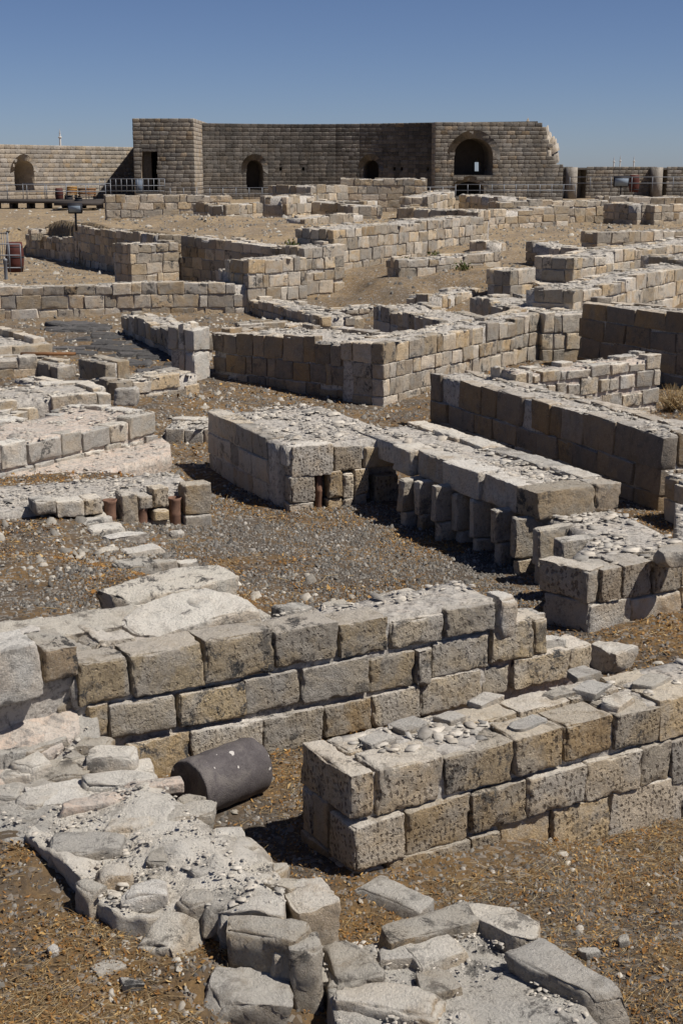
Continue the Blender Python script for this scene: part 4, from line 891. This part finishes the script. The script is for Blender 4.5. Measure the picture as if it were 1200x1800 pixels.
# tower
tt = thing('castle_tower', 'square castle tower with a broken edged dark doorway', 'tower')
a, d, n, L, za, zb_ = seg(233, 208, 340, 209, 118, 118); TD_ = 15.0
hd = [sz(x, y, a, d) for x, y in ((249, 338), (277, 338), (277, 266), (249, 266))]
zt_ = za
panel_solid(M['castle'], tt, a, d, n, L, ZB, zt_ - .02, 1.4, [hd])
dp_ = n
for (q, dirn, nn_, LL) in ((a + d * .0, n, d, TD_), (a + d * L, n, -d, TD_)):
    panel_solid(M['castle'], tt, q + n * 1.4 + nn_ * .03, dirn, nn_, LL - 1.4, ZB, zt_ - .02, 1.2)
panel_solid(M['castle'], tt, a + n * (TD_ + .05) , d, n, L, ZB, zt_ - .02, 1.0)
mb = MB(); c = a + d * L / 2 + n * (TD_ / 2 + .3); mb.quadbox((c[0], c[1], zt_ - .35), (*(d * (L / 2 - .2)), 0), (*(n * (TD_ / 2 - .3)), 0), (0, 0, .25)); mb.build('roof', M['castle'], tt)
jag = []
ashlar('blocks', 'castle', tt, a, d, n, L, lambda s: zt_, ZB, .34, .42, .85, [np.array([(hd[0][0] - RNG.uniform(0, .1), hd[0][1]), (hd[1][0], hd[1][1]), (hd[2][0], hd[2][1]), (hd[3][0], hd[3][1])])])
ashlar('side_blocks', 'castle_light', tt, a + d * L, n, -d, TD_, lambda s: zt_, ZB, .34, .42, .85)  # sunward side in a paler copy of the stone, sunlight in the colour
ashlar('side_blocks', 'castle', tt, a + n * TD_, -n, d, TD_, lambda s: zt_, ZB, .34, .42, .85)
# main curved wall
tm = thing('castle_wall', 'high curved castle wall with dark stains and two small arched niches', 'castle wall', CW)
xsg = [(x, 216 + 2.5 * math.sin((x - 343) / 420 * math.pi) - (x - 343) / 420, 127.5 - 3.0 * ((x - 553) / 210) ** 2) for x in (343, 385, 425, 470, 510, 550, 590, 632, 672, 718, 763)]
for i in range(10):
    a, d, n, L, za, zb_ = seg(xsg[i][0], xsg[i][1], xsg[i + 1][0], xsg[i + 1][1], xsg[i][2], xsg[i + 1][2])
    zf = (lambda A, B, LL: lambda s: A + (B - A) * s / LL)(za, zb_, L); hl = []; put = []
    if i in (2, 7):
        spec = {2: (433, 463, 334, 300, 281), 7: (638, 665, 316, 296, 281)}.get(i)
        if spec:
            p = [sz(spec[0], spec[2], a, d), sz(spec[1], spec[2], a, d), sz(spec[1], spec[3], a, d), sz((spec[0] + spec[1]) / 2, spec[4], a, d)]
            h = arch(p[0][0], p[1][0], p[0][1], p[2][1], p[3][1]); hl.append(h)
    zr = sz(500, 300 if i else 301, a, d)[1]
    s = 1.0
    while i > 0 and s < L - .6:                     # putlog holes
        if not hl or not (min(p_[0] for p_ in hl[0]) - .5 < s < max(p_[0] for p_ in hl[0]) + .5):
            if RNG.random() < .85: put.append([(s, zr), (s + .22, zr), (s + .22, zr + .3), (s, zr + .3)])
        s += RNG.uniform(.6, 1.0)
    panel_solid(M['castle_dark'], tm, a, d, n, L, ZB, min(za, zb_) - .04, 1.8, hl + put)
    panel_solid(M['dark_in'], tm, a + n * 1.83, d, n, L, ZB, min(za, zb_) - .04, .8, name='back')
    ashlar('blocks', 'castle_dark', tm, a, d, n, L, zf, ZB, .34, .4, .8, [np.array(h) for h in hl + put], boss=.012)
    if hl: voussoirs(tm, 'castle_dark', a, d, n, hl[0], .5)
# right section with the big arch and the broken end
tr = thing('castle_wall', 'high castle wall with the large arched opening, slit window and broken right end', 'castle wall', CW)
a, d, n, L, za, zb_ = seg(765, 214.5, 992, 212, 123.5, 125.5)
p = [sz(x, y, a, d) for x, y in ((797, 308), (865, 308), (865, 275), (831, 243))]; h1 = arch(p[0][0], p[1][0], p[0][1], p[2][1], p[3][1])
p = [sz(x, y, a, d) for x, y in ((800, 345), (850, 345), (850, 334), (826, 319))]; h2 = arch(p[0][0], p[1][0], p[0][1], p[2][1], p[3][1])
prof = [sz(x, y, a, d) for x, y in ((947, 212), (947, 219), (955, 219), (955, 232), (957, 232), (957, 250), (964, 250), (966, 275), (968, 292), (990, 294), (992, 345))]
def right(z):
    r = L
    for (s0, z0_), (s1, z1_) in zip(prof[:-1], prof[1:]):
        if min(z0_, z1_) <= z <= max(z0_, z1_): r = min(r, max(s0, s1)); 
    return r if z < prof[0][1] else prof[0][0]
out_ = [(0, ZB), (prof[-1][0] - .15, ZB)] + [(s - .12, z - .05) for s, z in prof[::-1][1:]] + [(0, za - .05)]
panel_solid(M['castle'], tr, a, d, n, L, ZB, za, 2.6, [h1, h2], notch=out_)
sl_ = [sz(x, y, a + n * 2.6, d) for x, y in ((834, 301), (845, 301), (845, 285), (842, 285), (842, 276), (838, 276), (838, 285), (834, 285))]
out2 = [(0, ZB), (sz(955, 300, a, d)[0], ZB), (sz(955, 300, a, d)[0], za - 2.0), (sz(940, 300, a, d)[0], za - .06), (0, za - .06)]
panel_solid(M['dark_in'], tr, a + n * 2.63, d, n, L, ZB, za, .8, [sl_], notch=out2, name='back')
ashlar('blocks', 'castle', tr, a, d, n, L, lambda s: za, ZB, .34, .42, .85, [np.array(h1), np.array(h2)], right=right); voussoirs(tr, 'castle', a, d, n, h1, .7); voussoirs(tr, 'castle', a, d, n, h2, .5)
ashlar('side_blocks', 'castle_light', tr, a, n, d, 6, lambda s: za, ZB, .43, .6, 1.15)  # paler blocks paint the bright sunlit strip at this end
rng = np.random.default_rng(3); R = []
for k in range(260):
    t = rng.uniform(0, 1); zz_ = prof[3][1] + (prof[8][1] - prof[3][1]) * t; s = np.interp(t, [0, .3, .7, 1], [prof[4][0] - .2, prof[4][0] + .9, prof[4][0] + 1.2, prof[8][0] + .2]) + rng.uniform(-.7, .1)
    q = a + d * s + n * rng.uniform(.5, 2.8); R.append((q[0], q[1], zz_))
V, Fi = chips(np.array(R), rng.uniform(.2, .6, 260), 1.2, rng, .6); tri_obj('rubble_fill', V, Fi, M['castle_light'], tr)
# low wall with piers at the far right
tw = thing('castle_wall', 'low castle wall with buttress piers at the far right', 'castle wall', CW)
a, d, n, L, za, zb_ = seg(985, 294, 1330, 293, 134, 136)
zf = lambda s: za + (zb_ - za) * s / L
hs_ = []
for x0, x1 in ((1003, 1030), (1152, 1172)):
    p0_, p1_ = sz(x0, 340, a, d), sz(x1, 300, a, d); hs_.append([(p0_[0], ZB + .1), (p1_[0], ZB + .1), (p1_[0], p1_[1] + .1), (p0_[0], p1_[1] + .1)])
panel_solid(M['castle'], tw, a, d, n, L, ZB, min(za, zb_) - .03, 1.8, hs_); panel_solid(M['castle_light'], tw, a + n * 1.83, d, n, L, ZB, min(za, zb_) - .03, .8, name='back')
ashlar('blocks', 'castle', tw, a, d, n, L, zf, ZB, .34, .42, .85, [np.array(h) for h in hs_])
for x in (999, 1147, 1290):
    s = sz(x, 320, a, d)[0]; c = a + d * s - n * .8; mb = MB(); mb.quadbox((c[0], c[1], (ZB + za) / 2), (*(d * .36), 0), (*(n * .78), 0), (0, 0, (za - ZB) / 2)); mb.build('pier', M['castle_light'], tw)

# minarets beyond the hill
def minaret(label, x, ytop, yb, Y, wpx):
    X = xat(x, 290, Y); zt = zat(ytop, Y); z0 = zat(yb + 40, Y); r = wpx / 2 * Y / F; t = thing('minaret', label, 'minaret', 'slender minarets beyond the castle hill'); t.location = (X, Y, 0); H = zt - zat(yb, Y)
    mb = MB(); mb.lathe([(r, z0), (r, zt - H * .42)], 12); mb.build('shaft', M['white'], t)
    mb = MB(); mb.lathe([(r, zt - H * .50), (r * 1.9, zt - H * .45), (r * 1.9, zt - H * .41), (r * .8, zt - H * .41)], 12); mb.build('balcony', M['white'], t)
    mb = MB(); mb.lathe([(r * .75, zt - H * .42), (r * .75, zt - H * .26)], 12); mb.build('upper_shaft', M['white'], t)
    mb = MB(); mb.lathe([(r * .9, zt - H * .26), (0.01, zt)], 12); mb.build('spire', M['lead'], t)
minaret('single pale minaret rising behind the left castle wall', 108, 225, 262, 900, 3.4)
minaret('leftmost of the three tiny minarets on the right horizon', 1078, 274, 297, 1500, 2.2)
minaret('middle one of the three tiny minarets on the right horizon', 1089, 272, 297, 1500, 2.2)
minaret('rightmost of the three tiny minarets on the right horizon, standing apart', 1113, 273, 297, 1500, 2.2)
# ------------------------------------------------------------------ railings, deck and small furniture
def railing(label, p0, p1, h=1.1, n=6, rails=(1.0, .55), r=.03, mat='steel', balus=0, group='metal railings'):
    a = np.array(p0); b = np.array(p1); t = thing('railing', label, 'railing', group)
    for k in rails:
        mb = MB(); mb.tube((*a[:2], a[2] + h * k), (*b[:2], b[2] + h * k), r * .9, 6); mb.build('rail', M[mat], t)
    for i in range(n + 1):
        q = a + (b - a) * i / n; mb = MB(); mb.tube(q, (q[0], q[1], q[2] + h), r, 6); mb.build('post', M[mat], t)
    for i in range(balus):
        q = a + (b - a) * (i + .5) / balus; mb = MB(); mb.tube((q[0], q[1], q[2] + h * rails[-1]), (q[0], q[1], q[2] + h), r * .6, 5); mb.build('baluster', M[mat], t)
    return t
def P(x, y, Y): return (xat(x, y, Y), Y, zat(y, Y))
# walkway deck at the left
td = thing('walkway', 'dark raised wooden walkway in front of the left castle wall', 'walkway'); td_w = 2.4
def deck(x0, x1, y, Y, name='platform'):
    mb = MB(); xa, xb = xat(x0, y, Y), xat(x1, y, Y); z = zat(y, Y); mb.box(((xa + xb) / 2, Y + td_w / 2, z - .12), ((xb - xa) / 2, td_w / 2, .12)); return mb.build(name, M['deck'], td), xa, xb, z
o, xa, xb, z = deck(-90, 186, 351, 100)
for i in range(9):
    mb = MB(); x = xa + (xb - xa) * (i + .5) / 9; mb.box((x, 100 + td_w / 2, z - .55), (.09, td_w / 2 - .2, .31)); mb.build('support', M['deck'], td)
o, xa2, xb2, z2 = deck(95, 172, 355, 97, 'landing')
railing('grey railing along the raised walkway at the left', (xa, 100.1, z), (xb, 100.1, z), 1.0, 8)
railing('grey railing behind the bins on the raised walkway', (xat(40, 350, 102), 102.3, z), (xb, 102.3, z), 1.05, 4, (1.0,))
railing('grey railing in front of the castle tower doorway', P(176, 338, 112), P(290, 338, 112), 1.0, 12, (1.0, .5, .1))
railing('thin railing along the foot of the curved castle wall', P(300, 352, 110), P(800, 350, 112), .9, 22, (1.0, .5))
railing('thin railing along the foot of the big arch wall', P(800, 345, 114), P(1010, 345, 116), .9, 10, (1.0, .5))
railing('thin railing in front of the low castle wall at right', P(1000, 338, 118), P(1290, 338, 118), 1.2, 8, (1.0, .6))
def bin_(label, x, y, Y, r, h, par='litter_bin'):
    X = xat(x, y, Y); z = zat(y, Y); t = thing(par, label, 'barrel', 'rust red barrels'); t.location = (X, Y, z)
    mb = MB(); mb.lathe([(0, 0), (r * .86, 0), (r, h * .3), (r * 1.03, h * .5), (r, h * .7), (r * .88, h), (r * .8, h), (r * .8, h - .05), (0, h - .05)], 16); mb.build('body', M['rust'], t, True)
    for k in (.16, .5, .84):
        mb = MB(); rr = r * (.95 if k != .5 else 1.05); mb.lathe([(rr * .95, h * k - .025), (rr, h * k - .025), (rr, h * k + .025), (rr * .95, h * k + .025)], 16); mb.build('hoop', M['darkmetal'], t)
bin_('rust red barrel standing on the raised walkway', 105, 354, 100.8, .28, .9); bin_('rust red barrel behind the near railing at the left edge', 28, 478, 54, .33, 1.1); bin_('rust red barrel before the low castle wall at far right', 1113, 338, 120, .42, 1.4)
def bench(label, x, y, Y, w, mat):
    X = xat(x, y, Y); z = zat(y, Y); t = thing('park_bench', label, 'bench', 'benches on the walkway'); t.location = (X, Y, z)
    for k in range(3):
        mb = MB(); mb.box((0, -.18 + .17 * k, .45), (w / 2, .075, .02)); mb.build('seat_slat', M[mat], t)
        mb = MB(); mb.box((0, .26, .60 + .15 * k), (w / 2, .02, .065)); mb.build('back_slat', M[mat], t)
    for sx in (-1, 1):
        mb = MB(); mb.box((sx * w * .42, -.18, .215), (.04, .04, .215)); mb.box((sx * w * .42, .29, .47), (.04, .02, .47)); mb.box((sx * w * .42, .04, .40), (.035, .25, .025)); mb.build('leg', M['darkmetal'], t)
bench('dark brown bench at the right end of the walkway', 153, 356, 100.6, 1.25, 'wood'); bench('yellow wooden bench behind the dark crate on the walkway', 126, 353, 101.6, .75, 'yellowwood')
def crate(label, x, y, Y, s):
    X = xat(x, y, Y); z = zat(y, Y); t = thing('crate', label, 'crate', 'dark crates on the walkway'); t.location = (X, Y, z)
    mb = MB(); mb.box((0, 0, s * .45), (s * .5, s * .4, s * .45)); mb.build('body', M['darkmetal'], t); mb = MB(); mb.box((0, 0, s * .95), (s * .54, s * .44, s * .05)); mb.build('lid', M['deck'], t)
crate('dark square crate before the yellow bench', 121.5, 356, 100.3, .5); crate('dark square crate left of the dark brown bench', 139.5, 358, 99.8, .42)
def floodlight(label, x, y0, ytop, Y, s=.5):
    X = xat(x, y0, Y); z = zat(y0, Y); zt = zat(ytop, Y); t = thing('floodlight', label, 'floodlight', 'floodlights on short poles'); t.location = (X, Y, 0)
    mb = MB(); mb.tube((0, 0, z - .3), (0, 0, zt - s * .7), .05, 8); mb.build('pole', M['darkmetal'], t)
    mb = MB(); mb.quadbox((0, -.06, zt - s * .35), (s * .62, 0, 0), (0, .12, .06), (0, -.1, s * .36)); h = mb.build('housing', M['darkmetal'], t)
    mb = MB(); mb.quadbox((0, -.19, zt - s * .41), (s * .54, 0, 0), (0, .008, .004), (0, -.08, s * .29)); mb.build('lens', M['glass'], h)
    mb = MB(); mb.tube((-s * .55, 0, zt - s * .75), (s * .55, 0, zt - s * .75), .03, 6); mb.build('bracket', M['darkmetal'], t)
floodlight('floodlight on a thin pole above the sunken court', 134, 394, 359, 66, .5); floodlight('floodlight on a pole before the low castle wall at right', 1090, 336, 311, 112, .95)
mb = MB(); q = P(245, 340, 112.6); mb.box((q[0], q[1], q[2] + .5), (.26, .1, .5)); mb.tube((q[0] - .26, q[1], q[2] + 1.0), (q[0] + .26, q[1], q[2] + 1.0), .1, 8); tag(mb.build('information_board', M['bluebox']), 'small blue grey upright board behind the railing at the tower door', 'board')
# gate railing at the left edge above the court
Yg = 50.0
railing('near steel railing with balusters at the left edge of the court', (xat(-60, 490, Yg), Yg, zat(478, Yg)), (xat(39, 490, Yg), Yg, zat(478, Yg)), .95, 5, (1.0, .6, .15), .022, balus=0)
railing('steel railing with close balusters running back at the left edge', (xat(-30, 470, 56), 56.0, zat(470, 56)), (xat(17, 470, 53), 53.0, zat(470, 53)), 1.25, 2, (1.0, .1), .022, balus=12)
mb = MB(); q = (xat(11, 484, Yg - 1), Yg - 1); z = zat(486, Yg - 1); mb.lathe([(.06, z - .1), (.06, z + .5), (.075, z + .52), (.075, z + .58), (0, z + .62)], 12, q); tag(mb.build('bollard', M['steel']), 'short steel bollard before the near railing at the left edge', 'bollard')

# ------------------------------------------------------------------ rubble on the wall tops, gravel, litter
rng = np.random.default_rng(11)
for P_, hf, dens, own, fs in TOPS:
    A = area(P_); n = int(min(A * dens * 2.2, 12000))
    if n < 4: continue
    q = sample_poly(P_, n, rng); q = q[fbm(p3(q[:, 0] * 2.4, q[:, 1] * 2.4, 7.7), 3) > rng.uniform(-.35, .15, n)]; n = len(q)
    if n < 4: continue
    z = np.array([hf(x, y) for x, y in q]) + rng.uniform(-.014, .010, n)
    size = np.clip(rng.lognormal(math.log(.017 * fs), .7, n), .006, .09 * fs); big = 1.0 if q[:, 1].mean() < 22 else 1.35 if q[:, 1].mean() < 40 else 1.8; size = size * big
    V, Fi = chips(np.column_stack([q, z]), size, .16, rng, .09, 5, .92); tri_obj('rubble', V, Fi, M['flake'], own)
def keep(x, y):
    k = np.ones(len(x), bool)
    for f in FOOT: k &= ~inpoly(x, y, f)
    return k
def zone(y0, y1, dens, pad=.6):
    n = int(dens * .29 * (y1 * y1 - y0 * y0)); y = np.sqrt(rng.uniform(y0 * y0, y1 * y1, n)); x = rng.uniform(-.29, .29, n) * (y + 2 * pad); k = keep(x, y); return x[k], y[k]
PV, PF, nb = [], [], 0
def patch(x, y, s=.8, o=0): return fbm(p3(x * s, y * s, o), 4)
def addp(x, y, size, thick, tilt, sink=.3, k=5):
    global nb
    z = terr(x, y) + size * thick * (.5 - sink); V, Fi = chips(np.column_stack([x, y, z]), size, thick, rng, tilt, k, .62); PV.append(V); PF.append(Fi + nb); nb += len(V)
for y0, y1, dn, s0 in ((6, 12, 620, .011), (12, 20, 330, .015), (20, 32, 70, .024), (32, 75, 7, .05)):
    x, y = zone(y0, y1, dn); p_ = patch(x, y, .9, 3); k = rng.uniform(-.45, .35, len(x)) < p_ + .12; x, y = x[k], y[k]
    addp(x, y, np.clip(rng.lognormal(math.log(s0), .45, len(x)), .006, .11), .7, .3)
# denser, coarser gravel on the room floor
x, y = zone(12.5, 21, 560); k = (x > -3) & (x < 2.6); k &= patch(x, y, .9, 3) > -.25; x, y = x[k], y[k]; addp(x, y, np.clip(rng.lognormal(math.log(.015), .45, len(x)), .006, .06), .75, .35)
tri_obj('gravel', np.concatenate(PV), np.concatenate(PF), M['pebble'])
PV, PF, nb = [], [], 0
for y0, y1, dn, s0 in ((6, 12, 18, .014), (12, 24, 10, .02), (24, 45, 4.5, .055), (45, 100, .7, .10)):
    x, y = zone(y0, y1, dn); addp(x, y, np.clip(rng.lognormal(math.log(s0), .5, len(x)), .012, .2), .4, .3, .3, 5)
for (px0, py0, px1, py1, zz, nn, s0) in ((150, 1640, 330, 1785, .31, 150, .014), (20, 1400, 110, 1480, .40, 120, .016), (330, 1400, 420, 1470, .02, 30, .02), (960, 1480, 1200, 1560, -.2, 60, .016), (840, 1560, 1190, 1790, -.12, 110, .012), (280, 700, 420, 790, .12, 140, .035), (130, 905, 300, 1000, .3, 160, .03), (0, 880, 180, 1040, .45, 160, .03), (380, 1010, 620, 1070, .02, 60, .03), (330, 690, 620, 730, .1, 70, .04)):
    qq = np.array([at(rng.uniform(px0, px1), rng.uniform(py0, py1), zz) for _ in range(nn)]); k = keep(qq[:, 0], qq[:, 1]); qq = qq[k]; addp(qq[:, 0], qq[:, 1], np.clip(rng.lognormal(math.log(s0), .6, len(qq)), .008, .15), .5, .3, .25, 6)
tri_obj('stone_rubble', np.concatenate(PV), np.concatenate(PF), M['rubble'])
# dry leaves
def leaves(x, y, size, name, mat, lift=.012):
    n = len(x); z = terr(x, y) + rng.uniform(0, lift, n); th = rng.uniform(0, 6.3, n); a1 = rng.normal(0, .5, n); a2 = rng.normal(0, .5, n)
    ux = np.stack([np.cos(th), np.sin(th), a1], -1) * size[:, None]; uy = np.stack([-np.sin(th), np.cos(th), a2], -1) * (size * rng.uniform(.3, .6, n))[:, None]
    c = np.stack([x, y, z + size * .3], -1); curl = np.stack([0 * x, 0 * x, size * rng.uniform(-.4, .4, n)], -1)
    V = np.stack([c - ux, c - uy + curl, c + ux, c + uy + curl], 1).reshape(-1, 3); b = np.arange(n)[:, None] * 4
    Fi = np.concatenate([b + np.array([[0, 1, 2]]), b + np.array([[0, 2, 3]])], 0); tri_obj(name, V, Fi, mat)
def straws(x, y, ln, r, name, mat, stand=.12):
    n = len(x); z = terr(x, y); th = rng.uniform(0, 6.3, n); el = np.abs(rng.normal(0, stand, n)); dx = np.stack([np.cos(th) * np.cos(el), np.sin(th) * np.cos(el), np.sin(el)], -1) * ln[:, None]
    side = np.stack([-np.sin(th), np.cos(th), 0 * th], -1) * r[:, None]; up = np.stack([0 * x, 0 * x, r * 1.5], -1); c = np.stack([x, y, z + .008], -1); bend = np.stack([rng.normal(0, .08, n), rng.normal(0, .08, n), rng.uniform(-.03, .12, n)], -1) * ln[:, None]
    R = []
    for t in (0., .5, 1.): p = c + dx * t + bend * (4 * t * (1 - t)); w = 1 - .6 * t; R += [p - side * w, p + side * w, p + up * w]
    V = np.stack(R, 1).reshape(-1, 3); b = (np.arange(n) * 9)[:, None, None]; T = []
    for s in (0, 3):
        for i in range(3): j = (i + 1) % 3; T += [(s + i, s + j, s + 3 + j), (s + i, s + 3 + j, s + 3 + i)]
    Fi = (np.array(T)[None] + b).reshape(-1, 3); tri_obj(name, V, Fi, mat)
XS, YS, ZS = [], [], []
for y0, y1, dn, s0 in ((6, 10.5, 2300, .010), (10.5, 20, 900, .013), (20, 34, 90, .026)):
    x, y = zone(y0, y1, dn); p_ = patch(x, y, .9, 3); k = rng.uniform(-.16, .16, len(x)) < -p_ - .01; k |= (y < 10) & (rng.uniform(0, 1, len(x)) < .55); bare = fbm(p3(x * .75, y * .75, 50.5), 4); k &= rng.uniform(.08, .4, len(x)) > bare; XS.append(x[k]); YS.append(y[k]); ZS.append(np.clip(rng.lognormal(math.log(s0), .35, k.sum()), .005, .07))
leaves(np.concatenate(XS), np.concatenate(YS), np.concatenate(ZS), 'dry_leaves', M['litter'], .02)
XS, YS, LS = [], [], []
for y0, y1, dn, l0 in ((6, 11, 800, .07), (11, 20, 45, .10), (20, 40, 8, .16), (45, 75, 9, .2), (75, 110, 3, .3)):
    x, y = zone(y0, y1, dn); p_ = patch(x, y, .9, 3); k = rng.uniform(-.3, .3, len(x)) < -p_ + .05; k |= (x > .6) & (y < 11); bare = fbm(p3(x * .75, y * .75, 50.5), 4); k &= rng.uniform(.1, .45, len(x)) > bare; XS.append(x[k]); YS.append(y[k]); LS.append(np.clip(rng.lognormal(math.log(l0), .45, k.sum()), .02, .45))
X_, Y_, L_ = map(np.concatenate, (XS, YS, LS)); straws(X_, Y_, L_, np.where(Y_ < 12, .0016, .004) * rng.uniform(.7, 1.3, len(X_)), 'dry_grass', M['straw'])
# straw clumps along wall feet at the right, and a dry bush
def clump(x0, y0, n, R, ln, stand): return rng.normal(x0, R, n), rng.normal(y0, R, n), rng.lognormal(math.log(ln), .3, n)
cx, cy, cl = [], [], []
for (px_, py_, n, R, ln) in ((1180, 1430, 140, .25, .16), (1000, 1500, 120, .25, .14), (850, 1535, 90, .2, .14), (1100, 1700, 80, .3, .18), (60, 1760, 260, .22, .09), (240, 1800, 200, .2, .1), (190, 1640, 120, .1, .07), (420, 1660, 80, .05, .06), (480, 1560, 80, .1, .1)):
    q = at(px_, py_, 0.05 if px_ > 500 else .3); a_, b_, c_ = clump(q[0], q[1], n, R, ln, .3); cx.append(a_); cy.append(b_); cl.append(c_)
cx, cy, cl = map(np.concatenate, (cx, cy, cl)); straws(cx, cy, cl, np.full(len(cx), .002), 'straw_tufts', M['straw'], .25)
def shrub(name, label, cat, x, y, z, n, R, ln, mat, leaf, group=None):
    q = at(x, y, z); t = thing(name, label, cat, group); t.location = (q[0], q[1], z); V = MB(); Lm = MB()
    for i in range(n):
        th = rng.uniform(0, 6.3); el = rng.uniform(.5, 1.4); l = ln * rng.uniform(.5, 1.1); p0 = np.array((rng.normal(0, R * .3), rng.normal(0, R * .3), 0)); dr = np.array((math.cos(th) * math.cos(el), math.sin(th) * math.cos(el), math.sin(el)))
        V.tube(p0, p0 + dr * l, .006 * ln * 2, 3, .003)
        for k in range(3 if leaf else 1):
            c = p0 + dr * l * rng.uniform(.35, 1); u = rng.normal(0, 1, 3); u /= np.linalg.norm(u); w = np.cross(u, rng.normal(0, 1, 3)); w /= np.linalg.norm(w); s = ln * (.14 if leaf else .05); b = len(Lm.v); Lm.v += [c - u * s, c - w * s * .5, c + u * s, c + w * s * .5]; Lm.f.append([b, b + 1, b + 2, b + 3])
    V.build('stems', M['straw'], t, kind='stuff'); Lm.build('foliage', mat, t, kind='stuff')
shrub('dry_shrub', 'dry straw coloured bush in the dark corner at the right edge', 'shrub', 1182, 722, .1, 160, .25, .55, M['straw'], False)
G_ = 'small green weeds on the dry slopes'
for i, (x, y, z, lab) in enumerate(((765, 458, 1.5, 'small green weed at the foot of the high stepped wall'), (512, 438, 2.0, 'green weed in the shaded corner under the mound'), (705, 470, 1.3, 'low green weed on the dirt slope below the stepped wall'), (815, 478, 1.3, 'low green weed on the right part of the dirt slope'), (950, 388, 2.0, 'green weed on the tan field left of the far low rows'), (1105, 383, 2.0, 'green weed on the tan field near the right edge'))):
    shrub('weed', lab, 'weed', x, y, z, 40, .3, .4, M['weed'], True, G_)
